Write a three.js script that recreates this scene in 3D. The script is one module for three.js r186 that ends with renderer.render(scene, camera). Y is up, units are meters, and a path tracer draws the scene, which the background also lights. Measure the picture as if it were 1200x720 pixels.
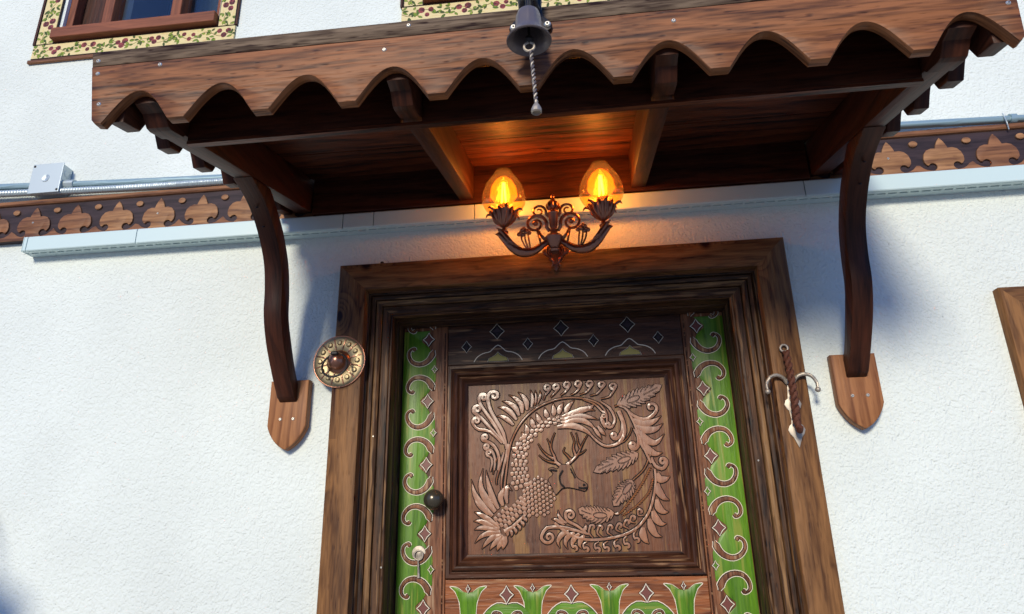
import * as THREE from 'three';
import { RoundedBoxGeometry } from 'three/addons/geometries/RoundedBoxGeometry.js';
import { mergeGeometries, toCreasedNormals } from 'three/addons/utils/BufferGeometryUtils.js';

// ---------------------------------------------------------------- camera, sky, sun, exposure
const scene = new THREE.Scene();
const camera = new THREE.PerspectiveCamera(47.93, 1024 / 614, 0.05, 400);
camera.position.set(0.0777, 1.55, 1.8944);
camera.up.set(0.0565, 0.9428, 0.3286);
camera.lookAt(0.0777 - 0.10375, 1.55 + 0.33286, 1.8944 - 0.93725);
const renderer = new THREE.WebGLRenderer({ antialias: true });
renderer.toneMapping = THREE.LinearToneMapping;
renderer.toneMappingExposure = 1.0;
renderer.shadowMap.enabled = true;

const SUN = new THREE.Vector3(-0.17, 0.4, 1).normalize();
{ // a clear, deep blue sky, paler near the horizon and towards the low sun
  const W = 256, H = 128, d = new Float32Array(W * H * 4);
  for (let y = 0; y < H; y++) for (let x = 0; x < W; x++) {
    const el = ((y + 0.5) / H - 0.5) * Math.PI, az = ((x + 0.5) / W - 0.5) * 2 * Math.PI;
    const v = new THREE.Vector3(Math.cos(az) * Math.cos(el), Math.sin(el), Math.sin(az) * Math.cos(el));
    const h = Math.pow(1 - Math.max(0, v.y), 4), g = Math.pow(Math.max(0, v.dot(SUN)), 12), k = (y * W + x) * 4;
    const c = [0.08 + 0.2 * h + 0.4 * g, 0.3 + 0.22 * h + 0.3 * g, 1.0 - 0.1 * h + 0.1 * g];
    for (let i = 0; i < 3; i++) d[k + i] = c[i] * 0.76;
    d[k + 3] = 1;
  }
  const sky = new THREE.DataTexture(d, W, H, THREE.RGBAFormat, THREE.FloatType);
  sky.mapping = THREE.EquirectangularReflectionMapping; sky.magFilter = THREE.LinearFilter; sky.needsUpdate = true;
  scene.background = sky; scene.environment = sky;
}
const sun = new THREE.DirectionalLight(new THREE.Color().setRGB(1, 0.91, 0.75), 3.4);
sun.position.copy(SUN).multiplyScalar(12).add(new THREE.Vector3(0, 2, 0)); sun.target.position.set(0, 2, 0);
sun.castShadow = true; sun.shadow.radius = 24; sun.shadow.mapSize.set(4096, 4096);
Object.assign(sun.shadow.camera, { left: -3, right: 3, top: 3, bottom: -3, near: 1, far: 30 });
scene.add(sun, sun.target);

// ---------------------------------------------------------------- helpers
let rs = 7;
const rnd = () => { rs = (rs * 1664525 + 1013904223) >>> 0; return rs / 4294967296; };
const rr = (a, b) => a + (b - a) * rnd();
const V = (x, y, z) => new THREE.Vector3(x, y, z);
const used = new Map();
function numbered(n) { const k = used.get(n) || 0; used.set(n, k + 1); return k ? `${n}_${String(k).padStart(3, '0')}` : n; }
function thing(name, label, category, p = [0, 0, 0], group) {
  const o = new THREE.Group(); o.name = numbered(name); o.position.set(...p); scene.add(o);
  o.userData = { label, category }; if (group) o.userData.group = group;
  return o;
}
const wp = new THREE.Vector3();
function add(name, geo, mat, parent, label) { // geometry is given in world metres, kept under its thing
  parent.updateWorldMatrix(true, false); wp.setFromMatrixPosition(parent.matrixWorld);
  geo.translate(-wp.x, -wp.y, -wp.z);
  const m = new THREE.Mesh(geo, mat); m.name = numbered(name); parent.add(m);
  if (label) m.userData.label = label;
  return m;
}
function put(name, geo, mat, parent, [x, y, z], rot) { // a shared geometry, placed
  parent.updateWorldMatrix(true, false); wp.setFromMatrixPosition(parent.matrixWorld);
  const m = new THREE.Mesh(geo, mat); m.name = numbered(name); m.position.set(x - wp.x, y - wp.y, z - wp.z); if (rot) m.rotation.set(...rot);
  parent.add(m); return m;
}
// uv in metres: u runs along the grain axis (0, 1, 2), v across it
function wuv(geo, ax = 0, ou = rnd() * 3, ov = rnd() * 3, turn = 0) {
  const g = geo.index ? geo.toNonIndexed() : geo, p = g.attributes.position, n = p.count, uv = new Float32Array(n * 2);
  const a = V(), b = V(), c = V(), e = [0, 0, 0], ct = Math.cos(turn), st = Math.sin(turn);
  for (let i = 0; i < n; i += 3) {
    a.fromBufferAttribute(p, i); b.fromBufferAttribute(p, i + 1).sub(a); c.fromBufferAttribute(p, i + 2).sub(a); b.cross(c);
    const nn = [Math.abs(b.x), Math.abs(b.y), Math.abs(b.z)]; let k = nn.indexOf(Math.max(...nn)); if (k === ax && nn[ax] < 0.94 * Math.hypot(...nn)) k = nn[(ax + 1) % 3] > nn[(ax + 2) % 3] ? (ax + 1) % 3 : (ax + 2) % 3;
    let u = ax, v = 3 - ax - k; if (k === ax) { u = (ax + 1) % 3; v = (ax + 2) % 3; }
    for (let j = 0; j < 3; j++) {
      e[0] = p.getX(i + j); e[1] = p.getY(i + j); e[2] = p.getZ(i + j);
      const s = k === ax ? 0.15 : 1, U = e[u] * s, W = e[v];
      uv[(i + j) * 2] = U * ct - W * st + ou; uv[(i + j) * 2 + 1] = U * st + W * ct + ov;
    }
  }
  g.setAttribute('uv', new THREE.BufferAttribute(uv, 2)); return g;
}
const crease = (g, a = 0.65) => toCreasedNormals(g, a);
function box(x0, x1, y0, y1, z0, z1, ax = 0, r = 0.003) {
  const g = new RoundedBoxGeometry(x1 - x0, y1 - y0, z1 - z0, 2, Math.min(r, (x1 - x0) / 2.1, (y1 - y0) / 2.1, (z1 - z0) / 2.1));
  g.translate((x0 + x1) / 2, (y0 + y1) / 2, (z0 + z1) / 2); return wuv(g, ax);
}
// polygon [[a, b], ...] drawn in the plane 'xy' (depth along z) or 'zy' (depth along x), from d0 to d1
function slab(pts, d0, d1, plane = 'xy', ax = 0, bev = 0.003, holes = []) {
  const sh = new THREE.Shape(pts.map(([a, b]) => new THREE.Vector2(a, b)));
  for (const h of holes) sh.holes.push(new THREE.Path(h.map(([a, b]) => new THREE.Vector2(a, b))));
  const g = new THREE.ExtrudeGeometry(sh, { depth: d1 - d0 - 2 * bev, bevelEnabled: bev > 0, bevelThickness: bev, bevelSize: bev, bevelOffset: -bev, bevelSegments: 2, curveSegments: 8 });
  g.translate(0, 0, d0 + bev);
  if (plane === 'zy') g.applyMatrix4(new THREE.Matrix4().set(0, 0, 1, 0, 0, 1, 0, 0, 1, 0, 0, 0, 0, 0, 0, 1));
  const q = wuv(g, ax); q.clearGroups(); return crease(q, 0.5);
}
function strip(rows, closed = false) { // rows of points joined by quads
  const pos = [], P = (v) => pos.push(v.x, v.y, v.z), n = rows[0].length;
  for (let i = 0; i + 1 < rows.length; i++) for (let j = 0; j < (closed ? n : n - 1); j++) {
    const k = (j + 1) % n, a = rows[i][j], b = rows[i][k], c = rows[i + 1][k], d = rows[i + 1][j];
    P(a); P(b); P(c); P(a); P(c); P(d);
  }
  const g = new THREE.BufferGeometry(); g.setAttribute('position', new THREE.Float32BufferAttribute(pos, 3)); g.computeVertexNormals(); return g;
}
// mouldings round a rectangle, mitred: profile [[inset, z], ...]; sides among l r t b
function moulding(x0, x1, y0, y1, prof, side, open) {
  const rows = prof.map(([o, z]) => {
    const xa = x0 + o, xb = x1 - o, yt = y1 - o, yb = open ? y0 : y0 + o;
    return { l: [V(xa, yb, z), V(xa, yt, z)], r: [V(xb, yt, z), V(xb, yb, z)], t: [V(xa, yt, z), V(xb, yt, z)], b: [V(xb, yb, z), V(xa, yb, z)] }[side];
  });
  const g = strip(rows.map((r) => r.slice().reverse()));
  return crease(wuv(g, side === 't' || side === 'b' ? 0 : 1), 0.6);
}
function curve(pts, n, closed = false) { return new THREE.CatmullRomCurve3(pts.map((p) => (p.isVector3 ? p : V(p[0], p[1], p[2] || 0))), closed, 'centripetal').getPoints(n); }
function tube(pts, rad, n = 24, m = 8, smooth = true) { // tapered tube, rad(t)
  const c = smooth ? curve(pts, n) : pts.map((p) => V(...p)), rows = [], rf = typeof rad === 'function' ? rad : () => rad;
  let up = V(0, 0, 1);
  c.forEach((p, i) => {
    const t = c[Math.min(i + 1, c.length - 1)].clone().sub(c[Math.max(i - 1, 0)]).normalize();
    let s = t.clone().cross(up); if (s.lengthSq() < 1e-4) s = t.clone().cross(V(0, 1, 0.01)); s.normalize(); up = s.clone().cross(t).normalize();
    const r = Math.max(rf(i / (c.length - 1)), 1e-4);
    rows.push(Array.from({ length: m }, (_, k) => { const a = k / m * 2 * Math.PI; return p.clone().addScaledVector(s, r * Math.cos(a)).addScaledVector(up, r * Math.sin(a)); }));
  });
  const cap = (q) => Array.from({ length: m }, () => q.clone());
  rows.unshift(cap(c[0])); rows.push(cap(c[c.length - 1]));
  return crease(wuv(strip(rows, true), 0), 1.1);
}
function lathe(prof, at, n = 28, rot) { const g = new THREE.LatheGeometry(prof.map(([r, y]) => new THREE.Vector2(r, y)), n); if (rot) g.applyMatrix4(rot); g.translate(...at); return crease(wuv(g, 1), 0.6); }
const faceZ = new THREE.Matrix4().makeRotationX(Math.PI / 2); // lathe axis y -> z
const ball = (r, at, w = 20, h = 14) => { const g = new THREE.SphereGeometry(r, w, h); g.translate(...at); return g; };

// ---------------------------------------------------------------- textures
function lattice(seed) {
  const t = new Float32Array(65536); let s = (seed * 2654435761) >>> 0;
  for (let i = 0; i < 65536; i++) { s = (Math.imul(s, 1664525) + 1013904223) >>> 0; t[i] = s / 4294967296; }
  return t;
}
const L = lattice(3);
function pn(x, y, px, py, o = 0) { // periodic value noise
  const ix = Math.floor(x), iy = Math.floor(y), fx = x - ix, fy = y - iy, sx = fx * fx * (3 - 2 * fx), sy = fy * fy * (3 - 2 * fy);
  const m = (a, p) => ((a % p) + p) % p, x0 = m(ix, px), x1 = m(ix + 1, px), y0 = m(iy, py), y1 = m(iy + 1, py);
  const h = (a, b) => L[(Math.imul(a, 7919) + Math.imul(b, 104729) + Math.imul(o, 15485863) + Math.imul(a ^ (b << 7), 31)) & 65535];
  return (h(x0, y0) * (1 - sx) + h(x1, y0) * sx) * (1 - sy) + (h(x0, y1) * (1 - sx) + h(x1, y1) * sx) * sy;
}
const clamp = (x, a = 0, b = 1) => Math.min(b, Math.max(a, x));
const enc = (c) => 255 * (c <= 0.0031308 ? 12.92 * c : 1.055 * Math.pow(c, 1 / 2.4) - 0.055);
function tex(W, H, f, srgb, rx, ry) {
  const d = new Uint8Array(W * H * 4);
  for (let y = 0; y < H; y++) for (let x = 0; x < W; x++) {
    const c = f((x + 0.5) / W, (y + 0.5) / H), k = (y * W + x) * 4;
    for (let i = 0; i < 3; i++) { const q = typeof c === 'number' ? c : c[i]; d[k + i] = clamp(srgb ? enc(clamp(q)) : q * 255, 0, 255); }
    d[k + 3] = 255;
  }
  const t = new THREE.DataTexture(d, W, H, THREE.RGBAFormat); t.wrapS = t.wrapT = THREE.RepeatWrapping; t.magFilter = THREE.LinearFilter;
  t.colorSpace = srgb ? THREE.SRGBColorSpace : THREE.NoColorSpace; t.repeat.set(rx, ry); t.needsUpdate = true; return t;
}
// wood: a = light tone, b = dark tone (linear); the sheet is 1 m along the grain, 0.5 m across
function wood({ seed, a, b, c, rings = 12, ring = 0.5, fib = 0.5, blotch = 0.5, knots = [], rough = 0.6, coat = 0, bump = 0.0006, worn = 0, pores = 0.5, tool = 0, spec = 0.45, cr = 0.36 }) {
  const grain = (u, v) => {
    const w = pn(u * 2, v * 3, 2, 3, seed) * 2.2 + pn(u * 6, v * 7, 6, 7, seed + 1) * 0.7;
    let r = v * rings + w, kn = 0;
    for (const [ku, kv, kr] of knots) { const du = (u - ku) * 1.0, dv = (v - kv) * 0.5, d = Math.sqrt(du * du * 0.35 + dv * dv); const e = Math.exp(-(d * d) / (kr * kr * 5)); r += e * 5 * Math.sign(dv || 1) * 0.5 + e * 2; kn = Math.max(kn, 1 - clamp(Math.sqrt(du * du * 0.6 + dv * dv) / kr)); }
    const s = r - Math.floor(r), late = s < 0.85 ? Math.pow(s / 0.85, 2.2) : 1 - (s - 0.85) / 0.15;
    const f0 = pn(u * 14, v * 84, 14, 84, seed + 2) * 0.55 + pn(u * 38, v * 190, 38, 190, seed + 3) * 0.45, f = clamp(0.5 + (f0 - 0.5) * 1.7);
    const po = pn(u * 42, v * 170, 42, 170, seed + 4);
    const bl = pn(u * 3, v * 4, 3, 4, seed + 5) * 0.6 + pn(u * 9, v * 14, 9, 14, seed + 6) * 0.4;
    return { late, f, po, bl, kn };
  };
  const map = tex(1024, 512, (u, v) => {
    const g = grain(u, v);
    let t = 0.1 + ring * g.late + fib * (g.f - 0.4) + blotch * (g.bl - 0.45) + (g.po > 0.78 ? pores * (g.po - 0.78) * 3 : 0);
    t = clamp(t + g.kn * 1.3, -0.15, 1.25);
    const q = [0, 1, 2].map((i) => Math.max(0.003, a[i] + (b[i] - a[i]) * t));
    if (worn && c) { const m = clamp((pn(u * 5, v * 60, 5, 60, seed + 8) * 0.6 + pn(u * 22, v * 130, 22, 130, seed + 9) * 0.4 - (1 - worn)) * 7); return q.map((x, i) => x + (c[i] - x) * m); }
    return q;
  }, true, 1, 2);
  const bm = tex(1024, 512, (u, v) => { const g = grain(u, v); return clamp(0.75 - 0.3 * g.late * ring - 0.5 * (0.6 - g.f) - (g.po > 0.78 ? 0.5 * (g.po - 0.78) * 4 : 0) - g.kn * 0.2 - tool * (pn(u * 90, v * 45, 90, 45, seed + 12) - 0.5)); }, false, 1, 2);
  return new THREE.MeshPhysicalMaterial({ map, bumpMap: bm, bumpScale: bump, roughness: rough, clearcoat: coat, clearcoatRoughness: cr, specularIntensity: spec, side: THREE.DoubleSide });
}
const plain = (r, g, b, rough = 0.6, metal = 0, extra = {}) => new THREE.MeshPhysicalMaterial({ color: new THREE.Color().setRGB(r, g, b), roughness: rough, metalness: metal, side: THREE.DoubleSide, ...extra });
const M = {
  fascia: wood({ seed: 11, a: [0.26, 0.1, 0.038], b: [0.07, 0.024, 0.01], rings: 9, ring: 0.45, fib: 0.95, blotch: 0.75, rough: 0.5, bump: 0.0012, pores: 1 }),
  weathered: wood({ seed: 23, a: [0.17, 0.12, 0.08], b: [0.045, 0.026, 0.016], rings: 9, fib: 1.2, blotch: 0.9, rough: 0.8, bump: 0.0015, pores: 1.2 }),
  beam: wood({ seed: 37, a: [0.068, 0.02, 0.009], b: [0.02, 0.006, 0.0035], rings: 10, fib: 0.7, rough: 0.5, bump: 0.0006 }),
  plank: wood({ seed: 41, a: [0.13, 0.034, 0.012], b: [0.026, 0.007, 0.004], rings: 8, ring: 0.7, fib: 0.8, blotch: 0.9, rough: 0.5, knots: [[0.3, 0.4, 0.016], [0.75, 0.7, 0.012]], bump: 0.0012 }),
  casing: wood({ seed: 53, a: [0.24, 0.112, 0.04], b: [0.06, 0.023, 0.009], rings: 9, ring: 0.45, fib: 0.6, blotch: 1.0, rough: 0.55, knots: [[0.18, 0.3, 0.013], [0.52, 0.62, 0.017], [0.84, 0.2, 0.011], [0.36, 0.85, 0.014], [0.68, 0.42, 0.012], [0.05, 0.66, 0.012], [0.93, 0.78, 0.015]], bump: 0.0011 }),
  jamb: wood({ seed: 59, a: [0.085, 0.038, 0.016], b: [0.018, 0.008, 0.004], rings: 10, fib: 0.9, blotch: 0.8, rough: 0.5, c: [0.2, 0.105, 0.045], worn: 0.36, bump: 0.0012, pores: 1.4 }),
  lightjamb: wood({ seed: 61, a: [0.24, 0.13, 0.055], b: [0.065, 0.027, 0.01], rings: 10, fib: 0.9, blotch: 0.8, rough: 0.5, c: [0.06, 0.03, 0.015], worn: 0.4, bump: 0.0012 }),
  panel: wood({ seed: 71, a: [0.16, 0.05, 0.013], b: [0.055, 0.015, 0.0045], spec: 0.5, rings: 6, ring: 0.2, fib: 0.45, tool: 0.25, blotch: 1.5, coat: 0.3, rough: 0.5, c: [0.22, 0.1, 0.025], worn: 0.42, bump: 0.0016, pores: 0.6 }),
  carve: wood({ seed: 73, a: [0.33, 0.128, 0.044], b: [0.13, 0.04, 0.014], spec: 0.8, rings: 6, ring: 0.15, fib: 0.35, blotch: 0.8, coat: 1, rough: 0.5, cr: 0.25, bump: 0.0006 }),
  door: wood({ seed: 79, a: [0.075, 0.026, 0.011], b: [0.02, 0.007, 0.004], rings: 10, fib: 0.6, blotch: 0.6, rough: 0.45, coat: 0.1, c: [0.26, 0.14, 0.07], worn: 0.32, bump: 0.0008, pores: 0.9 }),
  stile: wood({ seed: 83, a: [0.25, 0.1, 0.045], b: [0.085, 0.028, 0.012], rings: 10, fib: 0.9, blotch: 0.8, rough: 0.42, c: [0.36, 0.22, 0.13], worn: 0.33, bump: 0.001 }),
  green: wood({ seed: 89, a: [0.1, 0.235, 0.007], b: [0.03, 0.1, 0.004], rings: 9, ring: 0.2, fib: 0.6, blotch: 0.8, rough: 0.45, coat: 0.15, cr: 0.3, c: [0.2, 0.26, 0.03], worn: 0.38, bump: 0.0009 }),
  orange: wood({ seed: 131, a: [0.3, 0.098, 0.033], b: [0.11, 0.031, 0.011], rings: 10, fib: 0.8, blotch: 0.9, rough: 0.42, c: [0.38, 0.2, 0.1], worn: 0.33, bump: 0.001 }),
  plaque: wood({ seed: 97, a: [0.36, 0.155, 0.06], b: [0.15, 0.05, 0.018], rings: 16, ring: 0.65, fib: 0.4, blotch: 0.4, rough: 0.5, bump: 0.0005 }),
  fleur: wood({ seed: 101, a: [0.27, 0.12, 0.055], b: [0.1, 0.04, 0.022], rings: 14, ring: 0.6, fib: 0.6, blotch: 0.6, rough: 0.55, bump: 0.0008 }),
  fleurPale: wood({ seed: 103, a: [0.36, 0.18, 0.08], b: [0.14, 0.06, 0.03], rings: 14, ring: 0.6, fib: 0.6, blotch: 0.5, rough: 0.55, bump: 0.0008 }),
  ground: wood({ seed: 107, a: [0.045, 0.028, 0.034], b: [0.016, 0.01, 0.015], rings: 8, fib: 0.7, rough: 0.6, bump: 0.0006 }),
  sash: wood({ seed: 109, a: [0.26, 0.085, 0.04], b: [0.13, 0.04, 0.02], rings: 12, fib: 0.5, rough: 0.5, bump: 0.0005 }),
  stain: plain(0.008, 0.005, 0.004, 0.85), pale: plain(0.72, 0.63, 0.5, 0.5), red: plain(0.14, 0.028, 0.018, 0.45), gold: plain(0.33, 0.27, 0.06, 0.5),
  knobm: plain(0.1, 0.085, 0.06, 0.22, 0.6), bronze: plain(0.38, 0.18, 0.12, 0.3, 0.9), iron: plain(0.03, 0.027, 0.027, 0.42, 0.6), bellm: plain(0.15, 0.125, 0.125, 0.4, 0.4),
  brass: plain(0.3, 0.24, 0.14, 0.42, 0.8), silver: plain(0.4, 0.35, 0.29, 0.5, 0.6), rust: plain(0.11, 0.035, 0.018, 0.75, 0.2), zinc: plain(0.5, 0.57, 0.58, 0.42, 0.55), screw: plain(0.7, 0.66, 0.56, 0.35, 0.8),
  duct: plain(0.56, 0.7, 0.7, 0.4), ductDark: plain(0.02, 0.03, 0.03, 0.8), pipe: plain(0.3, 0.42, 0.45, 0.4, 0.5), roof: plain(0.06, 0.055, 0.05, 0.9),
  room: plain(0.4, 0.38, 0.34, 0.9),
  amber: plain(1, 0.7, 0.32, 0.15, 0, { transmission: 1, thickness: 0, ior: 1.5 }),
  bulb: plain(1, 0.55, 0.14, 0.05, 0, { transmission: 0.85, thickness: 0, ior: 1.4, emissive: new THREE.Color().setRGB(1, 0.45, 0.03), emissiveIntensity: 1.1 }),
  filament: plain(1, 0.7, 0.3, 0.5, 0, { emissive: new THREE.Color().setRGB(1, 0.62, 0.16), emissiveIntensity: 30 }),
};
// small bumps of trowelled stucco
const stuccoH = (u, v) => {
  const w = pn(u * 70, v * 70, 70, 70, 5) * 1.2;
  const a = pn(u * 225 + w, v * 225 - w, 225, 225, 1), b = pn(u * 400, v * 400, 400, 400, 2), c = pn(u * 110, v * 110, 110, 110, 3);
  return clamp(0.6 * Math.pow(a, 0.7) + 0.25 * b + 0.2 * c - 0.05);
};
M.stucco = new THREE.MeshStandardMaterial({
  color: new THREE.Color().setRGB(1, 1, 1), roughness: 0.9, side: THREE.DoubleSide,
  map: tex(1024, 1024, (u, v) => { const n = pn(u * 5, v * 5, 5, 5, 21) * 0.5 + pn(u * 17, v * 17, 17, 17, 22) * 0.3 + pn(u * 300, v * 300, 300, 300, 23) * 0.2, s = pn(u * 190, v * 190, 190, 190, 24) > 0.993 ? 0.55 : 1, k = (0.89 + 0.19 * n) * s; return [0.725 * k, 0.78 * k, 0.74 * k]; }, true, 1 / 2.3, 1 / 2.3),
  bumpMap: tex(2048, 2048, (u, v) => stuccoH(u, v), false, 1 / 1.1, 1 / 1.1), bumpScale: 0.0031,
});

// ---------------------------------------------------------------- ground and wall
{
  const g = new THREE.PlaneGeometry(160, 160); g.rotateX(-Math.PI / 2);
  const m = new THREE.MeshStandardMaterial({ roughness: 0.95, map: tex(512, 512, (u, v) => { const n = pn(u * 8, v * 8, 8, 8, 1) * 0.5 + pn(u * 200, v * 200, 200, 200, 2) * 0.5; return [0.24 + 0.1 * n, 0.225 + 0.1 * n, 0.2 + 0.09 * n]; }, true, 40, 40) });
  const o = new THREE.Mesh(g, m); o.name = 'ground'; o.userData.kind = 'structure'; scene.add(o);
}
const rect = (x0, x1, y0, y1) => [[x0, y0], [x1, y0], [x1, y1], [x0, y1]];
const TOP = 2.2915, CX = 0.566, DX = 0.488, DTOP = TOP - 0.078;
{
  const holes = [rect(-1.815, -1.19, 3.4, 4.5), rect(-0.41, 0.215, 3.372, 4.5), rect(1.27, 2.0, 0.9, 2.1)];
  const outer = [[-6, 0], [-0.6, 0], [-0.6, TOP + 0.034], [0.6, TOP + 0.034], [0.6, 0], [6, 0], [6, 6], [-6, 6]];
  const wall = new THREE.Mesh(slab(outer, -0.32, 0, 'xy', 0, 0, holes), M.stucco);
  wall.name = 'house_wall'; wall.userData = { label: 'white rough stucco house wall around the carved door', category: 'wall' }; scene.add(wall);
}

// ---------------------------------------------------------------- door frame: casing boards and stepped jamb mouldings
const screwGeo = (() => { const g = mergeGeometries([lathe([[0, 0.0022], [0.0028, 0.002], [0.0043, 0.0008], [0.0046, 0]], [0, 0, 0], 12, faceZ)]); return g; })();
const screwCore = (() => { const g = new THREE.CylinderGeometry(0.0014, 0.0014, 0.0008, 6); g.rotateX(Math.PI / 2); return g; })();
function screw(p, parent, s = 1) { const m = put('screw', screwGeo, M.screw, parent, p); m.scale.setScalar(s); const c = new THREE.Mesh(screwCore, M.iron); c.name = numbered('screw_slot'); c.position.set(0, 0, 0.0022); if (parent.parent === scene || parent.parent === null) m.add(c); }
const frame = thing('door_frame', 'brown wooden door surround with mitred casing and stepped jamb mouldings', 'door frame', [0, 0, 0]);
{
  const cas = [[0, 0], [0, 0.031], [0.002, 0.034], [0.004, 0.035], [0.079, 0.035], [0.083, 0.034], [0.084, 0.031], [0.084, -0.01]];
  const A = [[0.001, 0.0], [0.003, 0.001], [0.006, 0.0], [0.009, -0.004], [0.011, 0.001], [0.014, 0.004], [0.02, 0.004], [0.024, 0.002], [0.026, -0.004], [0.0265, -0.02]];
  const B = [[0.0255, -0.02], [0.0265, 0.001], [0.029, 0.005], [0.034, 0.0065], [0.039, 0.0055], [0.043, 0.002], [0.0445, -0.005], [0.045, -0.02]];
  const C = [[0.0455, -0.02], [0.046, -0.003], [0.048, 0], [0.06, 0.001], [0.068, 0.0], [0.07, -0.003], [0.072, -0.001], [0.076, -0.001], [0.078, -0.004], [0.078, -0.05], [0.0755, -0.052], [0.0755, -0.06], [0.078, -0.062], [0.078, -0.16]];
  for (const s of 'lrt') {
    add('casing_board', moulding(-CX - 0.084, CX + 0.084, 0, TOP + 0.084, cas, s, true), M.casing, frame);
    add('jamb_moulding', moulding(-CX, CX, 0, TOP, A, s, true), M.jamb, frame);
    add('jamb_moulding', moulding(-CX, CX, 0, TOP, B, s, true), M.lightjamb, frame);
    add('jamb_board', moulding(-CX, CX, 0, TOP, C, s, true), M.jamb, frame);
  }
  for (const [x, y, z] of [[-0.493, 1.515, 0.0015], [-0.53, 1.86, 0.006], [0.506, 1.76, 0.001]]) screw([x, y, z], frame, 0.6);
  add('nail', box(-0.528, -0.518, TOP + 0.083, TOP + 0.093, 0.012, 0.026), M.iron, frame);
}

// ---------------------------------------------------------------- canopy
const slope = 0.235, bot = (z) => 2.56 - slope * (z - 0.04), ceil = (z) => 2.672 - slope * (z - 0.04);
const canopy = thing('door_canopy', 'brown wooden canopy with scalloped fascia sheltering the door', 'canopy', [0, 2.55, 0]);
const P = 0.1725, HW = 0.8625;
function scallop(x0, n, pitch, yTooth, h, tooth) { // lower edge, left to right
  const o = [];
  for (let k = 0; k < n; k++) {
    const a = x0 + k * pitch + tooth, w = pitch - 2 * tooth;
    for (let i = 0; i <= 22; i++) { const t = i / 22, s = Math.sin(Math.PI * t); o.push([a + w * t, yTooth + h * (Math.pow(s, 1.15) * 0.72 + 0.28 * (1 - Math.pow(Math.abs(2 * t - 1), 2.2)))]); }
  }
  return o;
}
{
  const low = scallop(-HW - 0.001, 10, P, 2.357, 0.07, 0.017);
  add('fascia_board', slab([[-HW - 0.03, 2.4965], [-HW - 0.006, 2.368], [-HW + 0.002, 2.359], ...low, [HW - 0.0135, 2.359], [HW - 0.006, 2.368], [HW + 0.003, 2.4965]], 0.812, 0.835, 'xy', 0, 0.003), M.fascia, canopy);
  add('edge_strip', slab([[-HW - 0.031, 2.498], [HW + 0.003, 2.498], [HW + 0.008, 2.535], [-HW - 0.037, 2.535]], 0.8125, 0.8335, 'xy', 0, 0.004), M.weathered, canopy, 'weathered grey top strip of the fascia');
  for (const s of [-1, 1]) { // scalloped boards along the sloping sides
    const edge = scallop(0.09, 5, 0.137, 0, 0.06, 0.018).map(([z, y]) => [z, bot(z) - 0.004 + y]);
    const pts = [[0.03, bot(0.03)], ...edge, [0.811, bot(0.811) - 0.004], [0.811, ceil(0.811) + 0.045], [0.03, ceil(0.03) + 0.045]];
    const x = s < 0 ? [-0.851, -0.818] : [0.818, 0.851];
    add('side_fascia', slab(pts, ...x, 'zy', 2, 0.004), M.beam, canopy);
  }
  const beamPts = (z0) => { // beam with a shaped nose under the fascia
    const p = [[z0, bot(z0)], [0.706, bot(0.706)], [0.712, bot(0.712) - 0.006], [0.752, bot(0.752) - 0.006], [0.764, bot(0.764) - 0.002], [0.776, bot(0.776) + 0.012], [0.784, bot(0.784) + 0.024], [0.811, bot(0.811) + 0.036], [0.811, ceil(0.811)], [z0, ceil(z0)]];
    return p;
  };
  for (const [x0, x1] of [[-0.802, -0.752], [-0.279, -0.236], [0.236, 0.279], [0.752, 0.802]]) add('beam', slab(beamPts(Math.abs(x0) > 0.5 ? 0.03 : 0.052), x0, x1, 'zy', 2, 0.003), M.beam, canopy);
  for (const [x0, x1] of [[-0.751, -0.28], [-0.235, 0.235], [0.28, 0.751]]) add('crossbeam', slab([[0.684, 2.397], [0.7, 2.395], [0.7, ceil(0.7) - 0.001], [0.684, ceil(0.684) - 0.001]], x0, x1, 'zy', 0, 0.002), M.beam, canopy);
  add('edge_batten', slab([[0.683, 2.388], [0.701, 2.386], [0.701, 2.3935], [0.683, 2.3955]], -0.751, 0.751, 'zy', 0, 0.001), M.plank, canopy);
  add('wall_ledger', box(-0.748, 0.748, 2.547, 2.7, 0.002, 0.0505, 0, 0.003), M.beam, canopy);
  const edges = [0.052, 0.17, 0.27, 0.4, 0.49, 0.61, 0.71, 0.81];
  for (let i = 0; i + 1 < edges.length; i++) {
    const a = edges[i] + 0.0012, b = edges[i + 1] - 0.0012, d = rr(-0.0015, 0.0015) + 0.002;
    add('ceiling_plank', slab([[a, ceil(a) + d], [b, ceil(b) + d], [b, ceil(b) + d + 0.02], [a, ceil(a) + d + 0.02]], -0.816, 0.816, 'zy', 0, 0.0015), M.plank, canopy);
  }
  add('roof_deck', slab([[0.052, ceil(0.052) + 0.026], [0.811, ceil(0.811) + 0.026], [0.811, ceil(0.811) + 0.046], [0.052, ceil(0.052) + 0.046]], -0.816, 0.816, 'zy', 0, 0.002), M.roof, canopy);
  for (const [x, y] of [[-0.875, 2.478], [-0.858, 2.403], [-0.742, 2.4855], [-0.278, 2.468], [0.272, 2.47], [0.787, 2.487], [0.845, 2.438]]) screw([x, y, 0.835], canopy);
  for (const [x, y] of [[-0.881, 2.511], [-0.232, 2.522], [0.79, 2.51]]) screw([x, y, 0.8335], canopy);
}
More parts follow.
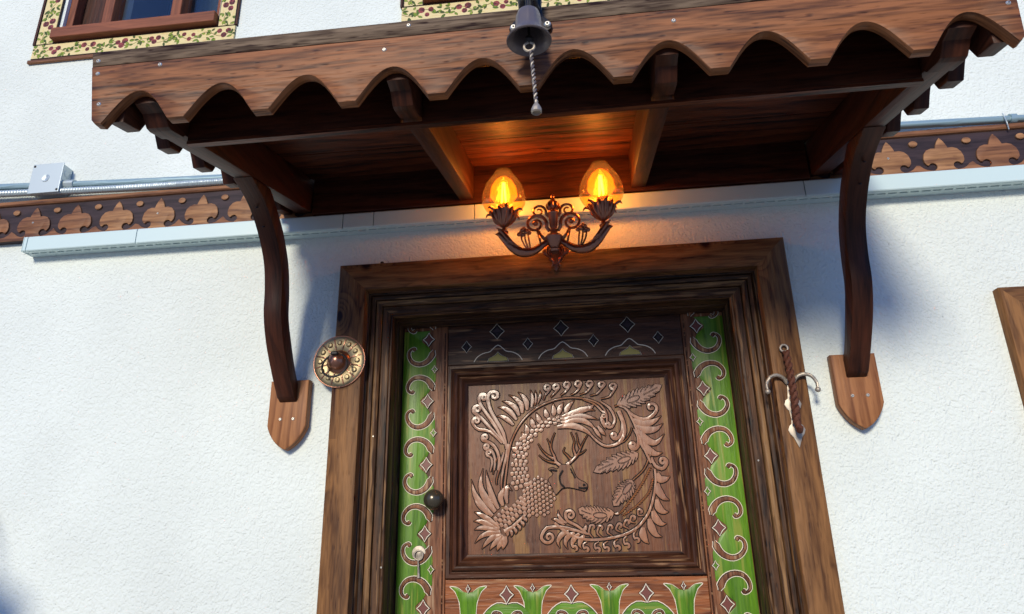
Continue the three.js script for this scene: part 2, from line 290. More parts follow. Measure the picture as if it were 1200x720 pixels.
// curved struts on wall plaques
function strut(s, label) {
  const X = 0.777, t = thing('canopy_bracket', label, 'bracket', [s * X, 1.93, 0], 'curved brackets under the canopy');
  const F = curve([[0.42, 2.4685], [0.33, 2.438], [0.262, 2.385], [0.213, 2.32], [0.192, 2.25], [0.183, 2.18], [0.155, 2.11], [0.1, 2.03], [0.052, 1.972]], 40).map((p) => [p.x, p.y]);
  const B = curve([[0.03, 2.012], [0.062, 2.055], [0.1, 2.12], [0.129, 2.18], [0.14, 2.25], [0.162, 2.33], [0.215, 2.41], [0.28, 2.468], [0.315, 2.493]], 40).map((p) => [p.x, p.y]);
  add('strut', slab([...F, [0.031, 1.962], ...B], s * X - 0.026, s * X + 0.026, 'zy', 1, 0.004), M.beam, t);
  const w = 0.057, pl = [[-w, 2.026], [-w, 1.895]];
  for (let i = 1; i <= 12; i++) { const a = i / 12, q = a * Math.PI / 2; pl.push([-w + w * (0.45 * (1 - Math.cos(q)) + 0.55 * a * 0.97), 1.895 - 0.067 * (0.5 * Math.sin(q) + 0.5 * Math.pow(a, 0.9))]); }
  const right = pl.slice().reverse().map(([x, y]) => [-x, y]);
  add('wall_plaque', slab([...pl, ...right].map(([x, y]) => [s * X + x, y]), 0.001, 0.031, 'xy', 1, 0.004), M.plaque, t);
  for (const dx of [-0.019, 0.019]) screw([s * X + dx, 1.914, 0.031], t, 1.1);
  for (const [dy, dz] of [[2.43, 0.328], [2.395, 0.282]]) { const m = put('bolt', screwGeo, M.iron, t, [s * X, dy, dz]); m.rotation.x = -0.75; }
}
strut(-1, 'curved dark strut on a wooden wall plaque left of the door');
strut(1, 'curved dark strut on a wooden wall plaque right of the door');

// ---------------------------------------------------------------- carved board along the wall
function band(xa, xb, first, label, tone) {
  const y0 = 2.543, t = thing('carved_board', label, 'carved board', [(xa + xb) / 2, y0, 0]);
  add('board', box(xa, xb, y0, 2.686, 0.001, 0.02, 0, 0.002), M.ground, t);
  add('top_moulding', moulding(xa, xb, y0, 2.69, [[0, 0.002], [0, 0.026], [0.003, 0.029], [0.012, 0.029], [0.016, 0.026], [0.018, 0.02]], 't', true), M.fleur, t);
  const half = [[0, 0.118], [0.008, 0.108], [0.014, 0.096], [0.018, 0.084], [0.03, 0.085], [0.043, 0.08], [0.053, 0.068], [0.057, 0.052], [0.056, 0.04], [0.05, 0.031]];
  const hook = []; for (let i = 0; i <= 10; i++) { const a = 0.4 + i / 10 * 4.1; hook.push([0.0345 + 0.0115 * Math.cos(a), 0.025 + 0.0115 * Math.sin(a)]); }
  const P0 = 0.1466, n0 = Math.ceil((xa - first) / P0), n1 = Math.floor((xb - first) / P0);
  // lower rail with its waves, cut between the motifs
  const wave = []; const N = 160;
  for (let i = 0; i <= N; i++) { const x = xa + (xb - xa) * i / N, q = ((x - first) / P0 + 100.5) % 1; const d = Math.min(q, 1 - q); wave.push([x, y0 + 0.012 + 0.026 * Math.exp(-Math.pow(d / 0.1, 1.2))]); }
  add('lower_rail', slab([[xb, y0 + 0.001], [xa, y0 + 0.001], ...wave].reverse(), 0.018, 0.0245, 'xy', 0, 0.0012), M.fleur, t);
  for (let k = n0; k <= n1; k++) {
    const x = first + k * P0, j = rr(0.97, 1.03);
    const side = (s) => [...half, ...hook].map(([a, b]) => [x + s * a * j, y0 + b]);
    const r = side(1), l = side(-1).reverse(); l.pop();
    const pts = [...r, [x + 0.03, y0 + 0.008], [x - 0.03, y0 + 0.008], ...l].filter(([a]) => a > xa - 0.05 && a < xb + 0.05);
    const clip = pts.map(([a, b]) => [clamp(a, xa + 0.001, xb - 0.001), b]);
    if (x - 0.057 > xa && x + 0.057 < xb) add('fleur', slab(pts, 0.018, 0.0262, 'xy', 0, 0.0018), tone(k) ? M.fleurPale : M.fleur, t);
    else if (x + 0.02 > xa && x - 0.02 < xb && false) add('fleur', slab(clip, 0.018, 0.0262, 'xy', 0, 0.0018), M.fleur, t);
    const ox = x + P0 / 2;
    if (ox > xa + 0.012 && ox < xb - 0.012) { const o = []; for (let i = 0; i < 16; i++) { const a = i / 16 * 2 * Math.PI; o.push([ox + 0.0125 * Math.cos(a), y0 + 0.104 + 0.01 * Math.sin(a)]); } add('oval_boss', slab(o, 0.018, 0.0262, 'xy', 0, 0.0025), M.fleurPale, t); }
    if (k % 3 === 0) screw([x - 0.004, y0 + 0.062, 0.0262], t, 0.8);
  }
}
band(-2.6, -0.755, -1.7165, 'dark carved board of fleurs left of the canopy', (k) => k > 1);
band(0.755, 2.2, 0.984, 'dark carved board of fleurs right of the canopy', (k) => k < 2);

// ---------------------------------------------------------------- cable duct under the carved board
{
  const t = thing('cable_duct', 'white slotted plastic cable duct running across the wall', 'cable duct', [-0.2, 2.487, 0]);
  const y0 = 2.49, y1 = 2.541, seams = [-1.713, -1.7, -1.322, -0.644, -0.547, -0.234, 0.725, 1.62, 2.4];
  for (let i = 0; i + 1 < seams.length; i++) {
    const a = seams[i] + 0.0014, b = seams[i + 1] - 0.0014;
    add('cover', slab([[0.047, y0 + 0.004], [0.05, y0], [0.052, y0 + 0.003], [0.052, y1 - 0.004], [0.049, y1], [0.03, y1], [0.03, y1 - 0.003], [0.047, y1 - 0.005]], a, b, 'zy', 0, 0), M.duct, t);
  }
  add('base', box(-1.712, 2.4, y0, y1 - 0.004, 0.001, 0.005, 0, 0.001), M.duct, t);
  add('inside', box(-1.71, 2.4, y0 + 0.006, y1 - 0.006, 0.006, 0.044, 0, 0.001), M.duct, t);
  const f = []; for (let x = -1.704; x < 2.38; x += 0.0305) f.push(box(x, x + 0.0075, y0 + 0.0005, y0 + 0.0035, 0.024, 0.034, 2, 0.0008));
  f.push(box(-1.712, 2.39, y0 + 0.0002, y0 + 0.004, 0.033, 0.0468, 0, 0.0008)); f.push(box(-1.712, 2.39, y0 + 0.0002, y0 + 0.004, 0.0052, 0.026, 0, 0.0008));
  const fm = add('slotted_underside', mergeGeometries(f), M.duct, t); fm.userData.kind = 'stuff';
  add('end_cap', box(-1.7155, -1.713, y0, y1, 0.001, 0.052, 1, 0.001), M.duct, t);
}
// conduits and the junction box
{
  const one = (n, pts, r, mat, label, cat) => { const o = new THREE.Mesh(tube(pts, r, 40, 12), mat); o.name = numbered(n); o.userData = { label, category: cat }; scene.add(o); return o; };
  const c1 = thing('metal_conduit', 'smooth grey metal conduit above the left carved board', 'conduit', [-1.9, 2.75, 0]);
  add('pipe', tube([[-2.7, 2.79, 0.022], [-1.877, 2.752, 0.022], [-1.4, 2.731, 0.022], [-0.8, 2.712, 0.022]], 0.0125, 40, 12), M.pipe, c1);
  add('coupling', tube([[-1.64, 2.7425, 0.022], [-1.6, 2.7405, 0.022]], 0.0165, 2, 14), M.zinc, c1);
  const c2 = thing('metal_conduit', 'smooth grey metal conduit above the right carved board', 'conduit', [1.2, 2.71, 0]);
  add('pipe', tube([[0.6, 2.722, 0.022], [1.05, 2.714, 0.022], [1.37, 2.705, 0.022], [2.2, 2.685, 0.022]], 0.0115, 40, 12), M.pipe, c2);
  add('coupling', tube([[1.335, 2.706, 0.022], [1.352, 2.7055, 0.022]], 0.016, 2, 14), M.pipe, c2);
  const rad = (t) => 0.0115 + 0.0014 * Math.sin(t * 2 * Math.PI * 190);
  const fl = new THREE.Mesh(tube([[-2.5, 2.745, 0.03], [-1.875, 2.722, 0.03], [-1.4, 2.706, 0.03], [-1.1, 2.702, 0.03], [-0.8, 2.7, 0.03]], rad, 1140, 10), M.zinc);
  fl.name = 'flexible_conduit'; fl.userData = { label: 'ribbed flexible metal conduit lying on the left carved board', category: 'conduit' }; scene.add(fl);
  const st = c2; add('wire_tie', tube([[1.315, 2.72, 0.034], [1.318, 2.69, 0.036], [1.322, 2.668, 0.03]], 0.0018, 8, 6), M.zinc, st);
  const b = thing('junction_box', 'square zinc junction box on the conduit at far left', 'electrical box', [-1.69, 2.705, 0]);
  add('box_body', box(-1.744, -1.638, 2.706, 2.811, 0.001, 0.044, 0, 0.004), M.zinc, b);
  const lid = add('lid', box(-1.747, -1.635, 2.703, 2.814, 0.0445, 0.048, 0, 0.0016), M.zinc, b);
  put('screw', screwGeo, M.iron, lid, [-1.74, 2.806, 0.048]); put('screw', screwGeo, M.iron, lid, [-1.642, 2.712, 0.048]);
  add('emboss', lathe([[0, 0.0012], [0.008, 0.0012], [0.009, 0.0018], [0.013, 0.0018], [0.014, 0.0004], [0.0145, 0]], [-1.691, 2.758, 0.048], 24, faceZ), M.zinc, lid);
  const ry = new THREE.Matrix4().makeRotationZ(-Math.PI / 2);
  for (const y of [2.735, 2.782]) add('knockout', lathe([[0, 0.0016], [0.011, 0.0016], [0.0125, 0.001], [0.013, 0]], [-1.638, y, 0.023], 20, ry), M.zinc, b);
}

// ---------------------------------------------------------------- windows
function vineMap(w, seed) { // flat painted border: a vine with green leaves and dark red flowers on cream
  const W = 1024, H = 96, c = document.createElement('canvas'); c.width = W; c.height = H; const x = c.getContext('2d');
  let s = seed; const q = () => { s = (s * 16807) % 2147483647; return s / 2147483647; };
  x.fillStyle = '#dccb98'; x.fillRect(0, 0, W, H);
  for (let i = 0; i < 500; i++) { x.fillStyle = `rgba(${150 + q() * 80},${130 + q() * 70},${60 + q() * 60},0.16)`; x.fillRect(q() * W, q() * H, 4 + q() * 26, 2 + q() * 6); }
  const k = W / w, px = (m) => m * k / 1; // metres along
  const unit = px(0.01);
  x.lineWidth = unit * 0.22; x.strokeStyle = '#5a4a1c'; x.beginPath();
  for (let i = 0; i <= W; i += 4) { const y = H / 2 + Math.sin(i / W * w / 0.06 * Math.PI) * H * 0.18; i ? x.lineTo(i, y) : x.moveTo(i, y); } x.stroke();
  const n = Math.round(w / 0.0165);
  for (let i = 0; i < n; i++) {
    const cx = (i + 0.5 + (q() - 0.5) * 0.5) / n * W, cy = H / 2 + (i % 2 ? 1 : -1) * H * (0.1 + 0.1 * q()), flower = Math.floor(i / 4) % 2 && i % 4 < 3;
    if (flower) { const r = 0.75 + 0.4 * q(), a0 = q() * 6; for (let j = 0; j < 7; j++) { const a = a0 + j / 7 * 6.28; x.fillStyle = ['#4c1220', '#702430', '#8a3a40'][Math.floor(q() * 3)]; x.beginPath(); x.ellipse(cx + Math.cos(a) * unit * 0.55 * r, cy + Math.sin(a) * H * 0.1 * r, unit * 0.55 * r, H * 0.09 * r, a, 0, 7); x.fill(); } x.strokeStyle = '#2a0c12'; x.lineWidth = unit * 0.12; x.beginPath(); x.arc(cx, cy, unit * 0.35, 0, 4 + q()); x.stroke(); } else for (let j = 0; j < 4; j++) {
      const a = q() * 6.28, r = 0.7 + 0.5 * q(), lx = cx + Math.cos(a) * unit * 0.9, ly = cy + Math.sin(a) * H * 0.24; x.fillStyle = ['#4f6a16', '#6d8a20', '#354c12', '#83982c'][Math.floor(q() * 4)];
      x.beginPath(); x.moveTo(lx - Math.cos(a) * unit * r, ly - Math.sin(a) * H * 0.14 * r); x.quadraticCurveTo(lx - Math.sin(a) * unit * 0.8, ly + Math.cos(a) * H * 0.12, lx + Math.cos(a) * unit * r, ly + Math.sin(a) * H * 0.14 * r); x.quadraticCurveTo(lx + Math.sin(a) * unit * 0.8, ly - Math.cos(a) * H * 0.12, lx - Math.cos(a) * unit * r, ly - Math.sin(a) * H * 0.14 * r); x.fill(); x.strokeStyle = '#2c3812'; x.lineWidth = unit * 0.12; x.stroke();
    }
  }
  x.fillStyle = '#2c2018'; x.fillRect(0, 0, W, H * 0.05); x.fillRect(0, H * 0.95, W, H * 0.05);
  const t = new THREE.CanvasTexture(c); t.colorSpace = THREE.SRGBColorSpace; t.wrapS = t.wrapT = THREE.RepeatWrapping;
  return new THREE.MeshStandardMaterial({ map: t, roughness: 0.75, side: THREE.DoubleSide });
}
function bandPiece(x0, x1, y0, y1, mat, t, vertical) {
  const g = new RoundedBoxGeometry(x1 - x0, y1 - y0, 0.008, 1, 0.002), uv = g.attributes.uv, p = g.attributes.position;
  for (let i = 0; i < p.count; i++) { const a = p.getX(i) / (x1 - x0) + 0.5, b = p.getY(i) / (y1 - y0) + 0.5; uv.setXY(i, vertical ? b : a, vertical ? a : b); }
  g.translate((x0 + x1) / 2, (y0 + y1) / 2, 0.005); add('painted_band', g, mat, t);
}
function room(a, b, c, d, t) { // a plastered room behind the wall, lit only through its window
  const g = [box(a, b, c, d, -3.4, -3.3, 0, 0.002), box(a, a + 0.05, c, d, -3.3, -0.33, 1, 0.002), box(b - 0.05, b, c, d, -3.3, -0.33, 1, 0.002), box(a + 0.051, b - 0.051, c, c + 0.05, -3.3, -0.33, 0, 0.002), box(a + 0.051, b - 0.051, d - 0.05, d, -3.3, -0.33, 0, 0.002)];
  add('room', mergeGeometries(g), M.room, t);
}
function upperWindow(x0, label, blind) { // x0: left edge of the opening
  const w = 0.625, y0 = 3.4, h = 1.05, t = thing('window', label, 'window', [x0 + w / 2, y0, 0], 'upper windows with painted borders');
  const vm = vineMap(0.8, 77 + Math.round(x0 * 100) ** 2), side = vineMap(1.1, 991);
  bandPiece(x0 - 0.09, x0 + w + 0.075, y0 - 0.105, y0 - 0.04, vm, t, false);
  bandPiece(x0 - 0.085, x0 - 0.012, y0 - 0.038, y0 + h, side, t, true); bandPiece(x0 + w + 0.006, x0 + w + 0.073, y0 - 0.038, y0 + h, side, t, true);
  add('border_edge', box(x0 - 0.096, x0 - 0.0865, y0 - 0.04, y0 + h, 0.001, 0.0105, 1, 0.002), M.beam, t); add('border_edge', box(x0 + w + 0.0745, x0 + w + 0.081, y0 - 0.04, y0 + h, 0.001, 0.0105, 1, 0.002), M.beam, t);
  add('border_edge', box(x0 - 0.1, x0 + w + 0.081, y0 - 0.122, y0 - 0.107, 0.001, 0.011, 0, 0.003), M.fleur, t);
  const B = (n, a, b, c, d, z0, z1, ax) => add(n, box(x0 + a, x0 + b, y0 + c, y0 + d, z0, z1, ax, 0.004), M.sash, t);
  B('sill_rail', -0.012, w + 0.005, -0.034, 0.012, -0.02, 0.034, 0);
  B('frame_post', 0, 0.028, 0.012, h, -0.07, -0.012, 1); B('frame_post', w - 0.02, w, 0.012, h, -0.07, -0.012, 1);
  B('sash_stile', 0.135, 0.175, 0.012, h, -0.078, -0.022, 1); B('mullion', 0.418, 0.458, 0.012, h, -0.075, -0.015, 1);
  B('bottom_rail', 0.1755, 0.4175, 0.012, 0.034, -0.075, -0.03, 0); B('bottom_rail', 0.4585, w - 0.0205, 0.012, 0.034, -0.075, -0.03, 0); B('top_rail', 0.0285, w - 0.0205, h - 0.04, h, -0.078, -0.02, 0);
  add('shutter_leaf', box(x0 + 0.029, x0 + 0.134, y0 + 0.013, y0 + h - 0.041, -0.07, -0.05, 1, 0.002), M.beam, t);
  for (const [a, b] of [[0.176, 0.417], [0.459, w - 0.021]]) add('pane', box(x0 + a, x0 + b, y0 + 0.0345, y0 + h - 0.041, -0.058, -0.054, 1, 0.001), M.glass, t);
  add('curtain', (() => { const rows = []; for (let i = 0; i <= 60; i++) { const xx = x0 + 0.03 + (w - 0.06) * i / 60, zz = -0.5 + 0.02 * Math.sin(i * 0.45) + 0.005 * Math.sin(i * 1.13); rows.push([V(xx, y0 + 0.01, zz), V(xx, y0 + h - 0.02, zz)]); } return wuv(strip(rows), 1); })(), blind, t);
  room(x0 - 0.3, x0 + w + 0.3, y0 - 0.5, y0 + 2, t);
}
M.glass = plain(1, 1, 1, 0.02, 0, { transmission: 1, thickness: 0, ior: 1.5 });
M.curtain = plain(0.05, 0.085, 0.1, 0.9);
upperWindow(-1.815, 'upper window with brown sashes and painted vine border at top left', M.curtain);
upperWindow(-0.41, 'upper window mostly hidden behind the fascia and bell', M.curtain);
{
  const t = thing('side_window', 'brown wooden window casing cut off by the right edge', 'window', [1.6, 1.5, 0]);
  const x0 = 1.18, x1 = 2.09, y0 = 0.81, y1 = 2.19, cas = [[0, 0], [0, 0.027], [0.002, 0.03], [0.088, 0.03], [0.09, 0.027], [0.09, -0.005]];
  for (const s of 'lrtb') add('casing_board', moulding(x0, x1, y0, y1, cas, s), M.casing, t);
  for (const s of 'lrtb') add('sash_rail', moulding(x0 + 0.091, x1 - 0.091, y0 + 0.091, y1 - 0.091, [[0, -0.02], [0.002, -0.018], [0.04, -0.018], [0.042, -0.03], [0.042, -0.06]], s), M.sash, t);
  add('pane', box(x0 + 0.13, x1 - 0.13, y0 + 0.13, y1 - 0.13, -0.044, -0.04, 1, 0.001), M.glass, t);
  room(x0 - 0.3, x1 + 0.6, 0.05, 2.6, t);
}

// ---------------------------------------------------------------- two-armed wall sconce
{
  const t = thing('wall_sconce', 'ornate bronze two-armed wall sconce with glowing amber glass shades', 'wall lamp', [0.005, 2.36, 0]);
  const cx = 0.005, br = M.bronze;
  const plate = []; for (let i = 0; i < 40; i++) { const a = i / 40 * 2 * Math.PI, r = 0.03 + 0.006 * Math.cos(4 * a) + 0.003 * Math.cos(8 * a); plate.push([cx + r * Math.cos(a), 2.365 + (Math.sin(a) < 0 ? 1.5 : 1.7) * r * Math.sin(a)]); }
  add('backplate', slab(plate, 0.053, 0.066, 'xy', 1, 0.004), br, t);
  const drop = [[0, 0.044], [0.011, 0.04], [0.02, 0.028], [0.024, 0.014], [0.017, 0.0], [0.02, -0.012], [0.01, -0.026], [0.006, -0.036], [0.007, -0.044], [0, -0.054]];
  add('pendant_ornament', slab([...drop.map(([a, b]) => [cx + a, 2.352 + b]), ...drop.slice(1, -1).reverse().map(([a, b]) => [cx - a, 2.352 + b])], 0.062, 0.073, 'xy', 1, 0.004), br, t);
  for (const s of [-1, 1]) add('pendant_scroll', tube([[cx + s * 0.004, 2.38, 0.076], [cx + s * 0.02, 2.372, 0.077], [cx + s * 0.025, 2.354, 0.078], [cx + s * 0.015, 2.338, 0.077], [cx + s * 0.008, 2.325, 0.076], [cx + s * 0.012, 2.312, 0.075]], (q) => 0.003 - 0.0015 * q, 18, 6), br, t);
  add('column', lathe([[0, -0.03], [0.013, -0.03], [0.016, -0.024], [0.012, -0.018], [0.018, -0.008], [0.026, 0.004], [0.028, 0.012], [0.022, 0.02], [0.012, 0.026], [0.009, 0.032], [0.013, 0.036], [0.009, 0.042], [0.011, 0.05], [0.0145, 0.085], [0.017, 0.089], [0.016, 0.094], [0.009, 0.098], [0.007, 0.103], [0.013, 0.109], [0.015, 0.118], [0.011, 0.127], [0.006, 0.134], [0.004, 0.139], [0.0055, 0.144], [0.0035, 0.15], [0, 0.153]], [cx, 2.362, 0.128], 16), br, t);
  add('support', tube([[cx, 2.37, 0.066], [cx, 2.372, 0.1], [cx, 2.375, 0.125]], 0.012, 6, 10), br, t);
  for (let k = 0; k < 8; k++) { const a = k / 8 * 2 * Math.PI; add('leaf_collar', tube([[cx + 0.006 * Math.cos(a), 2.46, 0.128 + 0.006 * Math.sin(a)], [cx + 0.015 * Math.cos(a), 2.468, 0.128 + 0.015 * Math.sin(a)], [cx + 0.017 * Math.cos(a), 2.48, 0.128 + 0.017 * Math.sin(a)], [cx + 0.007 * Math.cos(a), 2.49, 0.128 + 0.007 * Math.sin(a)]], (q) => 0.0035 * Math.sin(Math.PI * (0.1 + 0.85 * q)), 10, 5), br, t); }
  const spiral = (x, y, z, r, s, a0, turns, r1 = 0.003) => { const p = []; for (let i = 0; i <= 26; i++) { const q = i / 26, a = a0 + s * q * turns * 2 * Math.PI, rad = r * (1 - 0.78 * q); p.push([x + rad * Math.cos(a), y + rad * Math.sin(a), z + 0.004 * q]); } return p; };
  for (const s of [-1, 1]) {
    const m = (pts) => pts.map(([x, y, z]) => [cx + s * (x - cx), y, z]);
    add('scroll', tube([...m([[cx + 0.012, 2.398, 0.128], [cx + 0.02, 2.41, 0.13]]), ...spiral(cx + s * 0.05, 2.419, 0.133, 0.031, -s, s > 0 ? Math.PI * 1.05 : -Math.PI * 0.05, 1.55)], (q) => 0.0052 - 0.0022 * q, 60, 7), br, t);
    add('scroll_ball', ball(0.008, [cx + s * 0.05, 2.419, 0.14], 12, 8), br, t);
    add('scroll', tube([...m([[cx + 0.012, 2.444, 0.126], [cx + 0.02, 2.452, 0.128]]), ...spiral(cx + s * 0.041, 2.459, 0.13, 0.021, -s, s > 0 ? Math.PI * 1.05 : -Math.PI * 0.05, 1.4)], (q) => 0.0042 - 0.002 * q, 50, 7), br, t);
    add('scroll', tube(m([[cx + 0.02, 2.365, 0.13], [cx + 0.036, 2.382, 0.138], [cx + 0.046, 2.40, 0.14], [cx + 0.04, 2.37, 0.142], [cx + 0.036, 2.345, 0.14]]), (q) => 0.005 - 0.002 * q, 24, 6), br, t);
    const ax = 0.139; // distance of the candle from the middle
    const arm = add('arm', tube(m([[cx + 0.01, 2.372, 0.128], [cx + 0.034, 2.352, 0.134], [cx + 0.062, 2.333, 0.139], [cx + 0.092, 2.332, 0.142], [cx + 0.117, 2.35, 0.143], [cx + 0.137, 2.377, 0.142], [cx + 0.15, 2.391, 0.14], [cx + 0.166, 2.394, 0.139]]), (q) => 0.0075 + 0.0062 * Math.sin(Math.PI * clamp((q - 0.05) / 0.95)) - (q > 0.86 ? (q - 0.86) * 0.055 : 0), 40, 10), br, t);
    for (const d of [-0.35, 0, 0.35]) add('arm_leaf', tube(m([[cx + 0.1, 2.338 + d * 0.012, 0.15 + d * 0.012], [cx + 0.124, 2.362 + d * 0.01, 0.153 + d * 0.016], [cx + 0.143, 2.391 + d * 0.006, 0.15 + d * 0.018], [cx + 0.156 + d * 0.01, 2.402 + d * 0.012, 0.148 + d * 0.02]]), (q) => 0.0062 * Math.sin(Math.PI * (0.08 + 0.88 * q)), 16, 6), br, arm);
    for (const [bx, by] of [[0.072, 2.385], [0.082, 2.392], [0.091, 2.38]]) { const st = add('bud_stem', tube(m([[cx + 0.07 + (bx - 0.08) * 0.4, 2.337, 0.142], [cx + bx - 0.003, 2.362, 0.15], [cx + bx, by, 0.152]]), 0.0026, 8, 5), br, arm); void st; for (let j = 0; j < 3; j++) add('bud', ball(0.0062, [cx + s * (bx + (j - 1) * 0.005), by + (j === 1 ? 0.005 : 0), 0.153 + 0.002 * j], 8, 6), br, arm); }
    const lx = cx + s * ax, lz = 0.14;
    const cup = add('cup', lathe([[0, 2.392], [0.009, 2.392], [0.012, 2.398], [0.007, 2.404], [0.006, 2.412], [0.013, 2.417], [0.024, 2.43], [0.03, 2.447], [0.034, 2.459], [0.031, 2.461], [0.02, 2.455], [0, 2.452]], [lx, 0, lz], 24), br, t);
    for (let k = 0; k < 12; k++) { // leaves folding out over the rim
      const a = (k + 0.5) / 12 * 2 * Math.PI, out = k % 2 ? 0.92 : 1.22, pt = (r, y) => [lx + r * Math.cos(a), y, lz + r * Math.sin(a)];
      add('petal', tube([pt(0.015, 2.421), pt(0.0275, 2.436), pt(0.034, 2.456), pt(0.041 * out, 2.462), pt(0.047 * out, 2.453)], (q) => 0.0052 * Math.pow(Math.sin(Math.PI * (0.06 + 0.93 * q)), 0.8), 14, 6), br, cup);
    }
    add('candle_socket', lathe([[0.014, 2.452], [0.0155, 2.456], [0.0155, 2.478], [0.0135, 2.484], [0, 2.484]], [lx, 0, lz], 18), M.brass, t);
    add('glass_shade', lathe([[0.022, 2.4625], [0.042, 2.4655], [0.054, 2.474], [0.061, 2.487], [0.063, 2.503], [0.0605, 2.521], [0.053, 2.543], [0.042, 2.562], [0.031, 2.578], [0.025, 2.588], [0.025, 2.592]], [lx, 0, lz], 40), M.amber, t);
    add('bulb', lathe([[0.0, 2.485], [0.013, 2.486], [0.028, 2.496], [0.0395, 2.514], [0.037, 2.537], [0.027, 2.557], [0.013, 2.571], [0, 2.577]], [lx, 0, lz], 20), M.bulb, t);
    for (let k = 0; k < 4; k++) { const a = k * Math.PI / 2 + 0.5, dx = 0.0075 * Math.cos(a), dz = 0.0075 * Math.sin(a); add('filament', tube([[lx + dx, 2.493, lz + dz], [lx + dx * 0.8, 2.525, lz + dz * 0.8], [lx + dx * 0.45, 2.555, lz + dz * 0.45]], 0.0023, 6, 6), M.filament, t); }
    add('filament_stem', tube([[lx, 2.484, lz], [lx, 2.506, lz]], (q) => 0.004 - 0.002 * q, 4, 8), M.brass, t);
    const lamp = new THREE.PointLight(new THREE.Color().setRGB(1, 0.46, 0.15), 0.14, 0, 2); lamp.position.set(lx, 2.527, lz); lamp.castShadow = true; lamp.shadow.radius = 1; lamp.name = 'sconce_bulb'; scene.add(lamp);
  }
}

// ---------------------------------------------------------------- bell on the fascia
{
  const bx = 0.007, t = thing('door_bell', 'dark hanging bell on a cast bracket at the middle of the fascia', 'bell', [bx, 2.5, 0.835]);
  const half = [[0.0, 0.118], [0.016, 0.112], [0.022, 0.09], [0.024, 0.055], [0.022, 0.02], [0.025, -0.005], [0.034, -0.014], [0.041, -0.026], [0.039, -0.036], [0.03, -0.041], [0.023, -0.036], [0.02, -0.05], [0.012, -0.062], [0, -0.066]];
  add('wall_bracket', slab([...half.map(([a, b]) => [bx + a, 2.508 + b]), ...half.slice(1, -1).reverse().map(([a, b]) => [bx - a, 2.508 + b])], 0.8345, 0.845, 'xy', 1, 0.0035), M.iron, t);
  for (const s of [-1, 1]) screw([bx + s * 0.032, 2.481, 0.846], t, 1.5);
  add('arm', tube([[bx, 2.6, 0.842], [bx, 2.612, 0.865], [bx, 2.597, 0.89], [bx, 2.565, 0.9], [bx, 2.525, 0.896], [bx, 2.508, 0.893]], (q) => 0.011 - 0.004 * q, 26, 9), M.iron, t);
  for (const s of [-1, 1]) add('arm_scroll', tube([[bx + s * 0.006, 2.585, 0.85], [bx + s * 0.014, 2.565, 0.868], [bx + s * 0.017, 2.535, 0.88], [bx + s * 0.012, 2.512, 0.876], [bx + s * 0.017, 2.5, 0.862]], (q) => 0.007 - 0.003 * q, 22, 8), M.iron, t);
  const by = 2.407, bz = 0.893;
  add('bell_body', lathe([[0, 0.096], [0.004, 0.096], [0.006, 0.09], [0.006, 0.086], [0.014, 0.085], [0.0195, 0.08], [0.0225, 0.068], [0.024, 0.05], [0.0262, 0.03], [0.0298, 0.014], [0.035, 0.005], [0.0395, 0.0015], [0.0405, -0.001], [0.039, -0.003], [0.034, 0.0], [0.028, 0.009], [0.0235, 0.03], [0.021, 0.055], [0.017, 0.072], [0, 0.078]].map(([r, y]) => [r, y * 0.76]), [bx, by, bz], 40), M.bellm, t);
  add('hanger', tube([[bx, by + 0.07, bz], [bx, by + 0.102, bz]], 0.0045, 3, 8), M.iron, t);
  const loop = []; for (let i = 0; i <= 16; i++) { const a = Math.PI * (i / 16) * 1.9 + 0.2; loop.push([bx + 0.009 * Math.sin(a), by - 0.016 + 0.009 * Math.cos(a), bz + 0.003]); }
  add('clapper', lathe([[0, 0.05], [0.0025, 0.05], [0.0025, 0.004], [0.007, 0], [0.008, -0.006], [0.005, -0.012], [0, -0.013]], [bx, by + 0.006, bz], 12), M.iron, t);
  add('clapper_ring', tube(loop, 0.0024, 22, 6), M.silver, t);
  for (const p of [0, Math.PI]) { const q = []; for (let i = 0; i <= 60; i++) { const u = i / 60, a = u * 2 * Math.PI * 6.5 + p; q.push([bx + 0.003 + 0.0021 * Math.cos(a) + 0.006 * u, by - 0.025 - 0.108 * u, bz + 0.004 + 0.0021 * Math.sin(a)]); } add('twisted_pull', tube(q, 0.0019, 120, 6), p ? M.silver : M.bellm, t); }
  add('pull_weight', lathe([[0, 0.022], [0.0035, 0.021], [0.003, 0.016], [0.006, 0.011], [0.0095, 0.003], [0.0095, -0.002], [0.0075, -0.004], [0.0065, -0.001], [0, 0]], [bx + 0.009, by - 0.152, bz + 0.004], 14), M.silver, t);
}

